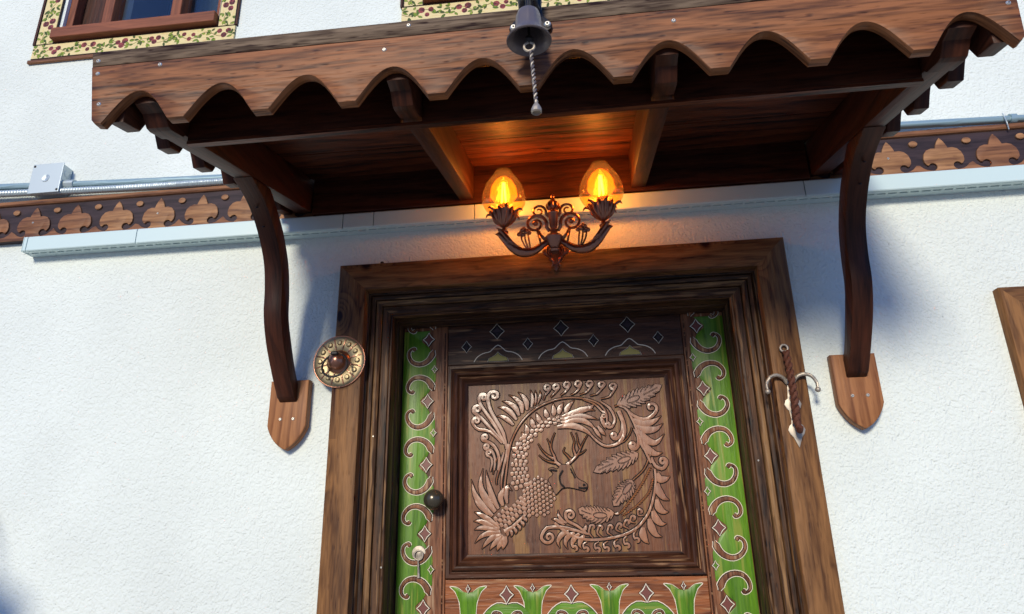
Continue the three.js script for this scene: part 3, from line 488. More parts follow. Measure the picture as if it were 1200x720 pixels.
// ---------------------------------------------------------------- ring pull on its embossed plate, at the left casing
{
  const x = -0.631, y = 2.073, z = 0.034, t = thing('ring_knocker', 'round embossed brass plate with dark knob and ring on left casing', 'door knocker', [x, y, z]);
  add('plate', lathe([[0, 0.004], [0.03, 0.004], [0.036, 0.0065], [0.056, 0.0075], [0.066, 0.006], [0.074, 0.0045], [0.0765, 0.0025], [0.077, 0.0]], [x, y, z + 0.0015], 56, faceZ), M.brass, t);
  for (let k = 0; k < 12; k++) {
    const a = (k + 0.5) / 12 * 2 * Math.PI, c = Math.cos(a), s = Math.sin(a), pt = (r, w, h) => [x + r * c - w * s, y + r * s + w * c, z + h];
    add('radial_rib', tube([pt(0.036, 0, 0.0085), pt(0.05, 0, 0.0095), pt(0.07, 0, 0.007)], 0.0021, 6, 6), M.bronze, t);
    const b = a + Math.PI / 12, c2 = Math.cos(b), s2 = Math.sin(b); add('boss', lathe([[0, 0.006], [0.005, 0.005], [0.0075, 0.002], [0.008, 0]], [x + 0.055 * c2, y + 0.055 * s2, z + 0.008], 12, faceZ), M.brass, t);
  }
  add('rim', (() => { const g = new THREE.TorusGeometry(0.0755, 0.0022, 8, 56); g.translate(x, y, z + 0.004); return g; })(), M.bronze, t);
  add('collar', lathe([[0.024, 0.018], [0.031, 0.014], [0.036, 0.007], [0.037, 0.003]], [x, y - 0.002, z], 36, faceZ), M.bronze, t);
  add('knob', lathe([[0, 0.046], [0.012, 0.044], [0.021, 0.037], [0.0255, 0.027], [0.025, 0.018], [0.02, 0.012], [0.02, 0.006]], [x, y - 0.004, z], 32, faceZ), M.bronze, t);
  add('ring', (() => { const g = new THREE.TorusGeometry(0.0365, 0.0031, 10, 44); g.rotateX(-0.28); g.translate(x + 0.002, y - 0.021, z + 0.042); return g; })(), M.iron, t);
  add('ring_lug', box(x - 0.01, x + 0.01, y + 0.008, y + 0.019, z + 0.034, z + 0.05, 0, 0.004), M.iron, t);
}
// ---------------------------------------------------------------- forged hook on the right casing
{
  const x = 0.604, z = 0.035, t = thing('wall_hook', 'forged hook with twisted rusty bar and two curled arms on right casing', 'hook', [x, 1.92, z]);
  const pl = []; const lobes = [[0.006, 1.965], [0.009, 1.93], [0.011, 1.912], [0.0175, 1.908], [0.0215, 1.897], [0.0175, 1.886], [0.012, 1.88], [0.01, 1.86], [0.011, 1.846], [0.017, 1.841], [0.0215, 1.83], [0.0175, 1.819], [0.0105, 1.811], [0.006, 1.799], [0, 1.784]];
  const m = lobes.map(([a, b]) => [x - a, b]).reverse(); m.shift();
  add('backing_plate', slab([...lobes.map(([a, b]) => [x + a, b]), ...m], z + 0.0004, z + 0.0032, 'xy', 1, 0.0008), M.silver, t);
  add('top_ring', (() => { const g = new THREE.TorusGeometry(0.0095, 0.0033, 8, 20); g.translate(x - 0.002, 2.047, z + 0.007); return g; })(), M.silver, t);
  for (const p of [0, Math.PI]) { const q = []; for (let i = 0; i <= 70; i++) { const u = i / 70, a = u * 2 * Math.PI * 5 + p; q.push([x - 0.001 + 0.0046 * Math.cos(a), 2.036 - 0.19 * u, z + 0.016 + 0.012 * Math.sin(Math.PI * u) + 0.0046 * Math.sin(a)]); } add('twisted_bar', tube(q, (u) => 0.0052 + 0.0018 * u, 140, 7), M.rust, t); }
  add('hook_tip', tube([[x, 1.85, z + 0.018], [x, 1.834, z + 0.02], [x - 0.001, 1.823, z + 0.032], [x - 0.001, 1.832, z + 0.042]], (u) => 0.009 - 0.002 * u, 14, 8), M.rust, t);
  for (const s of [-1, 1]) {
    add('curled_arm', tube([[x + s * 0.006, 1.952, z + 0.005], [x + s * 0.018, 1.967, z + 0.01], [x + s * 0.035, 1.973, z + 0.015], [x + s * 0.053, 1.966, z + 0.018], [x + s * 0.063, 1.948, z + 0.019], [x + s * 0.063, 1.934, z + 0.02]], (u) => 0.0056 - 0.0018 * u, 22, 8), M.silver, t);
    add('arm_ball', ball(0.0072, [x + s * 0.063, 1.929, z + 0.02], 14, 10), M.silver, t);
  }
}

// ---------------------------------------------------------------- the carved door
const door = thing('door', 'carved and painted wooden door with green borders and a carved stag panel', 'door', [0, 1.1, -0.14]);
const DZ = -0.118, PZ = -0.129; // faces of stiles and of the carved field
// carved relief: groups 0 light top, 1 dark stained groove wall, 2 pale painted edge
function relief(parts, uvAxis = 1) { // parts: arrays of triangles' points for each of the three groups
  const pos = [], sizes = parts.map((q) => { for (const v of q) pos.push(v.x, v.y, v.z); return q.length; });
  let g = new THREE.BufferGeometry(); g.setAttribute('position', new THREE.Float32BufferAttribute(pos, 3)); g = wuv(g, uvAxis); g.computeVertexNormals();
  g = crease(g, 0.75); g.clearGroups(); let at = 0; sizes.forEach((n, i) => { if (n) g.addGroup(at, n, i); at += n; }); return g;
}
const quad = (out, a, b, c, d) => out.push(a, b, c, a, c, d);
// a ribbon along points (metres), half width w(t), lying on z
function ribbon(pts, wf, z, { h = 0.004, bev = 0.0026, skirt = 0, n = 18, smooth = true, mats, name = 'scroll', parent, ax = 1 }) {
  const c = smooth ? curve(pts.map(([x, y]) => V(x, y, 0)), n) : pts.map(([x, y]) => V(x, y, 0)), out = [[], [], []], N = c.length;
  const row = c.map((p, i) => {
    const t = c[Math.min(i + 1, N - 1)].clone().sub(c[Math.max(i - 1, 0)]).normalize(), s = V(-t.y, t.x, 0), w = Math.max(wf(i / (N - 1)), 0.0004), b = Math.min(bev, w * 0.62), hh = h * Math.min(1, w / 0.0035);
    const at = (d, zz) => V(p.x + s.x * d, p.y + s.y * d, z + zz);
    return [at(-w - skirt, 0.0006), at(-w, 0.0008), at(-w + b, hh), at(0, hh * 1.2), at(w - b, hh), at(w, 0.0008), at(w + skirt, 0.0006)];
  });
  for (let i = 0; i + 1 < N; i++) {
    const a = row[i], b = row[i + 1];
    if (skirt) { quad(out[2], a[0], b[0], b[1], a[1]); quad(out[2], a[5], b[5], b[6], a[6]); }
    quad(out[1], a[1], b[1], b[2], a[2]); quad(out[1], a[4], b[4], b[5], a[5]); quad(out[0], a[2], b[2], b[3], a[3]); quad(out[0], a[3], b[3], b[4], a[4]);
  }
  for (const [q, f] of [[row[0], 1], [row[N - 1], 0]]) { out[1].push(q[1], q[2], q[3], q[1], q[3], q[5], q[3], q[4], q[5]); void f; }
  return add(name, relief(out, ax), mats, parent);
}
// a pillow over a convex-ish outline (metres)
function pillow(o, z, { h = 0.004, bev = 0.0026, skirt = 0, mats, name, parent, crown = 1.22, ax = 1, inlay }) {
  const out = [[], [], [], []], c = o.reduce((s, [x, y]) => [s[0] + x / o.length, s[1] + y / o.length], [0, 0]);
  const ring = (d, zz) => o.map(([x, y]) => { const dx = x - c[0], dy = y - c[1], l = Math.hypot(dx, dy) || 1, k = Math.max(0.12, 1 - d / l); return V(c[0] + dx * k, c[1] + dy * k, z + zz); });
  const r = [ring(-skirt, 0.0006), ring(0, 0.0008), ring(bev, h)], n = o.length, top = V(c[0], c[1], z + h * crown), inn = inlay ? ring(inlay, h) : null, inn2 = inlay ? ring(inlay + 0.0015, h - 0.0016) : null;
  for (let i = 0; i < n; i++) {
    const k = (i + 1) % n;
    if (skirt) quad(out[2], r[0][i], r[0][k], r[1][k], r[1][i]);
    quad(out[1], r[1][i], r[1][k], r[2][k], r[2][i]);
    if (inlay) { quad(out[0], r[2][i], r[2][k], inn[k], inn[i]); quad(out[1], inn[i], inn[k], inn2[k], inn2[i]); out[3].push(inn2[i], inn2[k], V(c[0], c[1], z + h - 0.0016)); } else out[0].push(r[2][i], r[2][k], top);
  }
  return add(name, relief(out, ax), mats, parent);
}
{
  const leaf = add('door_leaf', box(-DX + 0.002, DX - 0.002, 0.02, DTOP - 0.002, -0.175, -0.136, 1, 0.002), M.door, door); void leaf;
  const SI = 0.3555, SL = -0.347, SR = 0.363; // inner edge of the stiles
  const stiles = [-1, 1].map((s) => { const a = s < 0 ? -DX + 0.002 : SR, b = s < 0 ? SL : DX - 0.002; return add('stile', box(a, b, 0.02, DTOP - 0.002, -0.1355, DZ, 1, 0.002), M.stile, door); });
  const rail = (y0, y1, m) => add('rail', box(SL + 0.001, SR - 0.001, y0, y1, -0.1355, DZ - 0.001, 0, 0.002), m, door);
  const topRail = rail(2.0865, DTOP - 0.002, M.door), midRail = rail(1.2, 1.4785, M.orange); rail(0.03, 0.2, M.door);
  add('lower_field', box(SL + 0.001, SR - 0.001, 0.2005, 1.1995, -0.1355, -0.13, 1, 0.002), M.door, door);
  const prof = [[0.001, -0.135], [0.001, DZ + 0.006], [0.003, DZ + 0.008], [0.011, DZ + 0.0085], [0.0135, DZ + 0.0055], [0.0155, DZ + 0.0045], [0.017, DZ + 0.007], [0.0205, DZ + 0.0145], [0.0245, DZ + 0.0165], [0.0285, DZ + 0.0145], [0.0315, DZ + 0.008], [0.033, DZ + 0.0045], [0.035, DZ + 0.006], [0.039, DZ + 0.0065], [0.042, DZ + 0.004], [0.0445, DZ - 0.002], [0.049, DZ - 0.006], [0.0535, DZ - 0.0075], [0.055, -0.132]];
  for (const s of 'lrtb') add('panel_moulding', moulding(SL + 0.0005, SR - 0.0005, 1.479, 2.086, prof.map(([o, z]) => [o * 1.165, z]), s), M.door, door);

  // painted and carved borders of the stiles
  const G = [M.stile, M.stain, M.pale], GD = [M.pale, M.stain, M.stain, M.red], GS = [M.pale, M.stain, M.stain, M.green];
  const kite = (x, y, a, b, bend = 0.1) => { const p = [[a, 0], [0, b], [-a, 0], [0, -b]], o = []; for (let i = 0; i < 4; i++) { const [x0, y0] = p[i], [x1, y1] = p[(i + 1) % 4]; for (let j = 0; j < 4; j++) { const t = j / 4, k = 1 - bend * Math.sin(Math.PI * t); o.push([x + (x0 + (x1 - x0) * t) * k, y + (y0 + (y1 - y0) * t) * k]); } } return o; };
  for (const s of [-1, 1]) {
    const st = stiles[s < 0 ? 0 : 1], per = 0.1905, yb = 2.17;
    // green field: bulges towards the inner strip around every small diamond
    const edge = []; for (let i = 0; i <= 240; i++) { const y = 2.2 - i / 240 * 2.1, q = ((yb - y) / per + 50) % 1, d = Math.abs(q - 0.5); edge.push([s * (0.3985 - 0.0165 * clamp((0.26 - d) / 0.06) + 0.03 * Math.exp(-Math.pow(Math.min(q, 1 - q) / 0.1, 2))), y]); }
    const pts = [...edge, [s * 0.484, 0.1], [s * 0.484, 2.2]];
    const gf = add('green_field', slab(s > 0 ? pts : pts.slice().reverse(), DZ - 0.001, DZ + 0.0022, 'xy', 1, 0.001), M.green, st); void gf;
    for (let k = 0; k < 11; k++) {
      const y = yb - k * per + rr(-0.002, 0.002), f = ([a, b]) => [s * (0.404 + a / 1000 * rr(0.985, 1.015)), y + b / 1000];
      if (y < 1.2 && k > 7) continue;
      const wd = (t) => t < 0.06 ? 0.003 + t * 0.06 : 0.0108 - 0.0078 * Math.pow(t, 0.7) + (t > 0.86 ? 0.0028 * Math.sin(Math.PI * (t - 0.86) / 0.16) : 0);
      const o = { skirt: 0.0019, bev: 0.002, h: 0.0035, n: 26, mats: G, parent: st, name: 'carved_scroll' };
      ribbon([[-15, -33], [-8, -52], [6, -69], [28, -77], [50, -70], [63, -52], [62, -34], [50, -26], [43, -33]].map(f), wd, DZ + 0.0018, o);
      ribbon([[-15, 33], [-8, 51], [6, 67], [28, 75], [50, 70], [63, 53], [63, 36], [52, 28], [44, 34]].map(f), wd, DZ + 0.0018, o);
      pillow(kite(s * 0.405, y, 0.0205, 0.0245), DZ + 0.001, { mats: GD, name: 'diamond', parent: st, h: 0.0052, bev: 0.0016, inlay: 0.0042 });
      pillow(kite(s * 0.3855, y - per / 2, 0.0115, 0.0145), DZ + 0.001, { mats: GS, name: 'diamond', parent: st, h: 0.005, bev: 0.0014, inlay: 0.0034 });
    }
    add('stile_bead', tube([[s < 0 ? -0.3545 : 0.3695, 0.05, DZ], [s < 0 ? -0.3545 : 0.3695, 2.19, DZ]], 0.0022, 2, 8, false), M.door, st);
  }
  // top rail: lotus arches with gold hearts and diamonds
  const line = { bev: 0.0006, h: 0.002, n: 26, mats: [M.pale, M.pale, M.pale], name: 'outline', ax: 0 }, RZ = DZ - 0.001;
  for (const cx of [-0.191, 0.006, 0.206]) {
    const arch = (w, h, y) => { const q = [[-1, 0], [-0.86, 0.3], [-0.6, 0.52], [-0.34, 0.6], [-0.22, 0.76], [0, 1]]; return [...q, ...q.slice(0, -1).reverse().map(([a, b]) => [-a, b])].map(([a, b]) => [cx + a * w, y + b * h]); };
    ribbon(arch(0.074, 0.05, 2.094), () => 0.0012, RZ, { ...line, parent: topRail });
    pillow(arch(0.032, 0.027, 2.093).map(([x, y], i) => [x, y + (i % 2 ? 0.002 : 0)]), RZ, { mats: [M.gold, M.stain, M.pale], name: 'lotus', parent: topRail, h: 0.003, bev: 0.002, skirt: 0.0012, crown: 1 });
    for (const s of [-1, 1]) ribbon([[cx + s * 0.06, 2.094], [cx + s * 0.05, 2.108], [cx + s * 0.032, 2.119]], () => 0.0008, RZ, { ...line, mats: [M.fleur, M.stain, M.stain], parent: topRail });
    pillow(kite(cx - 0.002, 2.188, 0.022, 0.0245), RZ, { mats: [M.stain, M.stain, M.pale, M.ground], name: 'diamond', parent: topRail, h: 0.004, bev: 0.002, skirt: 0.0015, inlay: 0.0045, ax: 0 });
  }
  for (const cx of [-0.288, -0.099, 0.1, 0.292]) pillow(kite(cx, 2.143, 0.0145, 0.0185), RZ, { mats: [M.stain, M.stain, M.pale, M.ground], name: 'diamond', parent: topRail, h: 0.004, bev: 0.002, skirt: 0.0014, inlay: 0.0035, ax: 0 });
  // lower rail: green buds under red diamonds
  for (const cx of [-0.175, 0.0, 0.199]) {
    const bud = []; for (let i = 0; i <= 30; i++) { const a = i / 30 * 2 * Math.PI; const lob = 1 + 0.07 * Math.cos(2 * a + Math.PI); bud.push([cx + 0.071 * lob * Math.sin(a), 1.345 + (Math.cos(a) > 0 ? 0.078 : 0.06) * Math.pow(Math.abs(Math.cos(a)), 0.8) * Math.sign(Math.cos(a)) * (1 - 0.12 * Math.exp(-Math.pow(Math.sin(a) / 0.25, 2)))]); }
    bud.pop(); pillow(bud, RZ, { mats: [M.green, M.stain, M.pale], name: 'green_bud', parent: midRail, h: 0.003, bev: 0.0016, skirt: 0.0022, crown: 1, ax: 0 });
    for (const s of [-1, 1]) ribbon([[cx + s * 0.008, 1.375], [cx + s * 0.02, 1.392], [cx + s * 0.036, 1.393], [cx + s * 0.04, 1.378], [cx + s * 0.029, 1.372]], (t) => 0.0042 - 0.001 * t, RZ + 0.0026, { bev: 0.002, h: 0.003, n: 18, skirt: 0.0014, mats: G, name: 'carved_scroll', parent: midRail });
    pillow(kite(cx, 1.438, 0.0215, 0.026), RZ + 0.0012, { mats: GD, name: 'diamond', parent: midRail, h: 0.0055, bev: 0.0016, inlay: 0.0046, ax: 0 });
  }
  for (const cx of [-0.281, -0.104, 0.102, 0.297]) {
    const q = [[0.0, 1.444], [0.012, 1.446], [0.03, 1.458], [0.05, 1.46], [0.036, 1.447], [0.024, 1.42], [0.019, 1.37], [0.02, 1.29]];
    const y = [...q.map(([a, b]) => [cx + a, b]), ...q.slice(1).reverse().map(([a, b]) => [cx - a, b])].map(([a, b]) => [clamp(a, -0.352, 0.352), b]);
    add('green_fork', slab(y.slice().reverse(), RZ - 0.001, RZ + 0.0028, 'xy', 1, 0.001), M.green, midRail);
    for (const s of [-1, 1]) ribbon(q.slice(1, 7).map(([a, b]) => [clamp(cx + s * (a + 0.0012), -0.353, 0.353), b]), () => 0.0011, RZ + 0.0012, { bev: 0.0005, h: 0.0022, n: 20, mats: [M.pale, M.pale, M.pale], name: 'outline', parent: midRail });
    pillow(kite(cx, 1.4545, 0.0085, 0.013), RZ + 0.0016, { mats: GD, name: 'diamond', parent: midRail, h: 0.0055, bev: 0.0014, inlay: 0.0034, ax: 0 });
  }

  // ---- the carved stag panel
  const panel = add('carved_panel', box(-0.29, 0.306, 1.538, 2.028, -0.1355, PZ, 1, 0.001), M.panel, door, 'copper brown panel carved with a stag among scrolls and feathers');
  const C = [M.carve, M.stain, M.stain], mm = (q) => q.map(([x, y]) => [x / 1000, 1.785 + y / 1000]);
  const feather = (pts, w, name = 'feather') => { if (w >= 6) { const c = curve(mm(pts).map(([x, y]) => V(x, y, 0)), 12).slice(2, 9).map((p) => [p.x, p.y]); ribbon(c, (t) => 0.0007 * (1.2 - t), PZ + 0.0036, { mats: [M.stain, M.stain, M.stain], parent: panel, name: 'feather_line', smooth: false, bev: 0.0003, h: 0.0014 }); } return ribbon(mm(pts), (t) => w / 1000 * 1.36 * (t < 0.3 ? 0.55 + 1.5 * t : 1 - Math.pow((t - 0.3) / 0.7, 1.8)), PZ, { mats: C, parent: panel, name, n: 12, bev: 0.0014, skirt: 0.0016, h: 0.0044 }); };
  const stem = (pts, w0, w1, name = 'scroll') => ribbon(mm(pts), (t) => (w0 + (w1 - w0) * t) / 1000 * 1.15, name.endsWith('line') || name === 'nostril' ? PZ + 0.0102 : PZ, { mats: name.endsWith('line') || name === 'nostril' ? [M.stain, M.stain, M.stain] : C, parent: panel, name, n: pts.length * 4, bev: 0.0016, skirt: 0.0017, h: 0.005 });
  // a stem that rolls up at its end: centre, radius of the roll, +1 anticlockwise
  const curl = (pts, c, r, d, w0, w1 = 3.2, turns = 1.25) => {
    const p = mm(pts), [[cx, cy]] = mm([c.length ? c : [0, 0]]), R = r / 1000, last = p[p.length - 1], a0 = Math.atan2(last[1] - cy, last[0] - cx), n = 22;
    const r0 = Math.hypot(last[0] - cx, last[1] - cy);
    for (let i = 1; i <= n; i++) { const t = i / n, a = a0 + d * t * turns * 2 * Math.PI, q = (r0 + (R - r0) * Math.min(1, t * 4)) * (1 - 0.72 * t); p.push([cx + q * Math.cos(a), cy + q * Math.sin(a)]); }
    return ribbon(p, (t) => (w0 + (w1 - w0) * t) / 1000 * 1.25 * (t < 0.05 ? 0.7 + t * 6 : 1), PZ, { mats: C, parent: panel, name: 'scroll', n: 54, bev: 0.0014, skirt: 0.0016, h: 0.0046 });
  };
  const scale = (x, y, a, b, dir) => { const o = []; for (let i = 0; i < 12; i++) { const q = i / 12 * 2 * Math.PI, sg = (f) => Math.sign(f) * Math.pow(Math.abs(f), 0.72), u = sg(Math.cos(q)) * a * 0.95, v = sg(Math.sin(q)) * b * 0.95; o.push([(x + u * Math.cos(dir) - v * Math.sin(dir)) / 1000, 1.785 + (y + u * Math.sin(dir) + v * Math.cos(dir)) / 1000]); } pillow(o, PZ, { mats: C, parent: panel, name: 'scale', h: 0.0042, bev: 0.0014, crown: 1.14 }); };
  const one = (q) => q[0];

  // plumes at the upper left
  curl([[-170,45],[-179,91],[-200,129],[-218,164],[-224,192]], one([[-204,204]]), 15, -1, 5.5, 4);
  curl([[-176,60],[-200,108],[-229,152],[-248,182],[-251,198]], one([[-237,200]]), 12, -1, 5, 3.4);
  curl([[-179,64],[-215,105],[-246,140],[-267,157]], one([[-256,166]]), 12, -1, 5, 3.4);
  curl([[-183,62],[-221,99],[-255,106],[-270,124]], one([[-258,131]]), 11, -1, 4.4, 3.2);
  curl([[-196,-15],[-192,21],[-207,55],[-225,68],[-239,72]], one([[-233,81]]), 10, -1, 4.6, 3);
  curl([[-207,-15],[-205,18],[-215,43],[-229,45]], one([[-228,54]]), 9, -1, 4, 2.8);
  curl([[-219,-18],[-213,6],[-216,22],[-226,27]], one([[-222,36]]), 8, -1, 3.6, 2.6);
  stem([[-164,59],[-173,18],[-183,-23],[-187,-57],[-184,-77]], 5, 2.5); stem([[-178,35],[-190,-6],[-201,-44],[-200,-56]], 4, 2); stem([[-193,27],[-206,2],[-211,-27]], 3.4, 1.6);
  // feathers above the arc
  feather([[-148,114],[-166,131],[-184,141],[-200,142]], 6); feather([[-139,129],[-157,153],[-178,166],[-196,169]], 6.5); feather([[-131,141],[-142,165],[-163,181],[-183,187]], 6.5);
  feather([[-122,148],[-124,173],[-141,193],[-163,206]], 6.5); feather([[-107,157],[-109,181],[-119,200],[-134,213]], 6.5); feather([[-94,164],[-90,184],[-92,204],[-96,219]], 5); feather([[-84,169],[-79,190],[-80,205],[-82,217]], 3.6); feather([[-76,174],[-68,194],[-66,205],[-68,215]], 3.6);
  // the long arc
  stem([[-180,-81],[-169,1],[-158,59],[-132,111],[-91,153],[-46,176],[7,188],[59,184],[105,166],[124,138],[125,110]], 3.2, 3.6, 'arc'); 
  // volutes riding on the arc
  for (const q of [[[-58,184],[-51,200],[-60,213],[-44,225]], [[-37,191],[-27,201],[-32,214],[-18,225]], [[-7,196],[5,204],[-1,219],[14,231]], [[23,196],[38,203],[33,220],[48,233]], [[49,196],[69,202],[66,218],[82,232]], [[80,192],[100,196],[101,214],[117,227]], [[111,181],[135,186],[131,206],[150,222]]]) {
    const [a, b, c, d] = q; curl([a, b, [b[0] + 8, b[1] + 8], [d[0] + 9, d[1] - 4]], [d[0] - 1, (c[1] + d[1]) / 2 + 1], 11.5, 1, 3, 4.4, 1.05);
  }
  // flames between the arc and the scales
  for (const q of [[[-140,39],[-148,44],[-156,50]], [[-133,52],[-138,58],[-145,67]], [[-121,70],[-119,80],[-126,94]], [[-110,88],[-109,101],[-116,118]], [[-92,106],[-92,119],[-98,137]], [[-71,118],[-74,131],[-81,150]], [[-48,132],[-51,144],[-56,164]], [[-29,137],[-28,154],[-30,177]], [[-14,141],[-9,160],[3,176]], [[5,144],[14,161],[35,182]]]) feather(q, 6.5, 'flame');
  // long feathers at the head of the neck
  for (const q of [[[17,135],[49,149],[78,156],[94,169]], [[-4,132],[32,143],[66,152],[94,147]], [[-5,124],[36,132],[69,130],[103,119]], [[-5,113],[39,123],[72,110],[96,85]], [[-20,103],[22,106],[62,90],[91,60]]]) feather(q, 7.5);
  // scales of the neck: rows across the band from the head of the neck to the chest
  const mid = curve([[13,126],[-22,123],[-53,115],[-82,99],[-104,79],[-120,57],[-129,32],[-133,7],[-134,-18],[-131,-46],[-125,-68]].map(([x, y]) => V(x, y, 0)), 120), wid = (t) => 9 + 20 * Math.pow(t, 1.15);
  let along = 0, rowNo = 0, nextAt = 5;
  for (let i = 1; i < mid.length - 1; i++) {
    along += mid[i].distanceTo(mid[i - 1]); if (along < nextAt) continue;
    const t = mid[i + 1].clone().sub(mid[i - 1]).normalize(), s = V(-t.y, t.x, 0), w = wid(i / 120), n = Math.max(2, Math.round(w * 2 / 13)), off = rowNo % 2 ? 0.5 : 0;
    for (let j = 0; j < n; j++) { const d = ((j + 0.5 + (off - 0.25)) / n - 0.5) * 2 * w; scale(mid[i].x + s.x * d, mid[i].y + s.y * d, 7.6 + rr(-0.4, 0.5), Math.min(w * 2 / n / 2, 7) + 0.2 + rr(-0.3, 0.3), Math.atan2(t.y, t.x) + rr(-0.12, 0.12)); }
    rowNo++; nextAt += 11.8;
  }
  // chest and back: honeycomb of scales inside two outlines
  const inside = (q, x, y) => { let c = false; for (let i = 0, j = q.length - 1; i < q.length; j = i++) if ((q[i][1] > y) !== (q[j][1] > y) && x < (q[j][0] - q[i][0]) * (y - q[i][1]) / (q[j][1] - q[i][1]) + q[i][0]) c = !c; return c; };
  const chest = [[-110,-52],[-80,-37],[-54,-46],[-37,-69],[-26,-87],[-39,-118],[-62,-143],[-90,-150],[-115,-140],[-131,-115],[-133,-83]], back = [[-130,-91],[-111,-140],[-131,-133],[-157,-155],[-180,-178],[-199,-170],[-213,-147],[-192,-131],[-165,-114],[-149,-103]];
  const fill = (q, sx, sy, a, b, dir, shrink) => { let k = 0; for (let y = -260; y < 260; y += sy, k++) for (let x = -300; x < 300; x += sx) { const ca = Math.cos(dir), sa = Math.sin(dir), X0 = x + (k % 2) * sx / 2, X = X0 * ca - y * sa, Y = X0 * sa + y * ca; if (inside(q, X, Y)) { const f = shrink ? clamp(1 - (X - q[0][0] + 5) / 400, 0.8, 1) : 1; scale(X, Y, a * f + rr(-0.3, 0.3), b * f + rr(-0.3, 0.3), dir + Math.PI / 2 + rr(-0.2, 0.2)); } } };
  fill(chest, 12.4, 10.4, 7.5, 6.4, -0.5, true); fill(back, 14, 11.6, 8.4, 7, 0.75, false);
  // smooth belly with its small frill
  stem([[-180,-183],[-161,-175],[-142,-159],[-118,-138]], 6.5, 4, 'belly');
  for (const q of [[[-174,-180],[-171,-191],[-176,-200]], [[-164,-178],[-159,-190],[-163,-200]], [[-154,-173],[-147,-184],[-150,-193]], [[-144,-165],[-136,-175],[-138,-184]], [[-134,-157],[-126,-165],[-127,-174]], [[-127,-147],[-118,-154],[-118,-162]]]) feather(q, 4.2, 'frill');
  // tail fan
  for (const q of [[[-194,-174],[-226,-149],[-253,-134],[-267,-128]], [[-194,-178],[-230,-161],[-253,-154],[-269,-154]], [[-193,-183],[-226,-173],[-252,-173],[-267,-178]], [[-191,-187],[-222,-187],[-247,-196],[-265,-214]], [[-188,-191],[-214,-199],[-233,-215],[-245,-230]], [[-184,-194],[-201,-208],[-214,-221],[-223,-234]], [[-180,-197],[-189,-211],[-198,-225],[-202,-236]], [[-176,-196],[-179,-211],[-184,-224],[-185,-233]]]) feather(q, 6.2, 'tail_feather');
  // flames at the lower left
  for (const [q, w] of [[[[-213,-141],[-243,-112],[-264,-79],[-275,-37]], 8], [[[-205,-130],[-230,-96],[-247,-59],[-240,-7]], 8.5], [[[-196,-122],[-213,-89],[-225,-51],[-231,-12]], 7], [[[-183,-114],[-190,-89],[-178,-69],[-162,-53]], 7], [[[-171,-108],[-174,-82],[-169,-65],[-155,-74]], 6], [[[-226,-137],[-247,-116],[-260,-100],[-265,-79]], 5]]) feather(q, w, 'flame');
  curl([[-195,-114],[-207,-107],[-227,-98]], one([[-218,-92]]), 7, -1, 2.6, 2.4);
  // stag's head
  const head = mm([[-32,-90],[-42,-71],[-53,-44],[-39,-30],[-52,-16],[-39,-10],[-24,-15],[-17,-4],[0,-3],[15,-6],[23,-23],[32,-42],[58,-59],[60,-70],[52,-81],[33,-77],[7,-71],[-13,-73]]);
  const hp = curve(head.map(([x, y]) => V(x, y, 0)), 54, true).map((p) => [p.x, p.y]); hp.pop();
  { const sh = new THREE.Shape(hp.map(([x, y]) => new THREE.Vector2(x, y))), g0 = new THREE.ExtrudeGeometry(sh, { depth: 0.002, bevelEnabled: true, bevelThickness: 0.0045, bevelSize: 0.0026, bevelOffset: -0.0026, bevelSegments: 2 }); g0.translate(0, 0, PZ); const gr = g0.groups.map((q) => ({ ...q })); const g1 = wuv(g0, 1); g1.clearGroups(); for (const q of gr) g1.addGroup(q.start, q.count, q.materialIndex); add('stag_head', g1, [M.panel, M.stain], panel); }
  stem([[33,-70],[45,-72],[57,-71]], 0.5, 0.8, 'mouth_line');
  pillow(kite(head[10][0] - 0.0075, head[10][1] - 0.0055, 0.0035, 0.0022), PZ + 0.0062, { mats: C, parent: panel, name: 'eye', h: 0.0018, bev: 0.001 });
  stem([[-9,-21],[-19,-38],[-16,-58],[-6,-68]], 0.55, 0.7, 'cheek_line'); stem([[-45,-19],[-35,-20],[-25,-22]], 0.5, 0.5, 'ear_line'); stem([[46,-65],[49,-62],[52,-64]], 0.6, 0.6, 'nostril'); stem([[13,-17],[19,-31],[25,-43]], 0.45, 0.55, 'brow_line');
  const ant = (q, w) => ribbon(mm(q), (t) => w / 1000 * (1 - 0.75 * t), PZ + 0.0006, { mats: C, parent: panel, name: 'antler', n: 14, skirt: 0.0018, bev: 0.0018, h: 0.0058 });
  ant([[-16,-7],[-27,3],[-33,22],[-41,43],[-37,66],[-27,88]], 6); ant([[-34,12],[-52,23],[-68,40],[-78,58]], 5); ant([[-24,0],[-46,4],[-64,13],[-77,25]], 4.5); ant([[-41,46],[-45,58],[-52,72]], 4);
  ant([[3,-6],[17,5],[35,21],[46,43],[56,61],[67,78]], 6); ant([[17,7],[3,23],[-5,33],[0,45]], 4.5); ant([[30,18],[24,40],[27,61],[18,88]], 5); ant([[44,40],[38,55],[37,70],[33,86]], 4); ant([[35,21],[51,28],[61,37]], 3.6);
  // hooks and rolls at the right of the arc
  curl([[59,181],[94,165],[114,143]], one([[116,131]]), 8, -1, 3, 3); curl([[109,173],[136,151],[148,118],[142,104]], one([[128,105]]), 9, -1, 4, 3.4);
  stem([[160,143],[171,108],[173,82],[160,56],[140,45],[115,44],[91,60],[71,82],[54,95]], 6.5, 3); curl([[167,121],[168,91],[156,68]], one([[143,73]]), 10, -1, 4.6, 3.4); stem([[153,48],[172,57],[189,78],[195,94]], 2.5, 2);
  feather([[107,128],[115,106],[120,89]], 5); feather([[97,102],[110,83],[119,72]], 5); feather([[84,99],[98,78],[108,61]], 4.5);
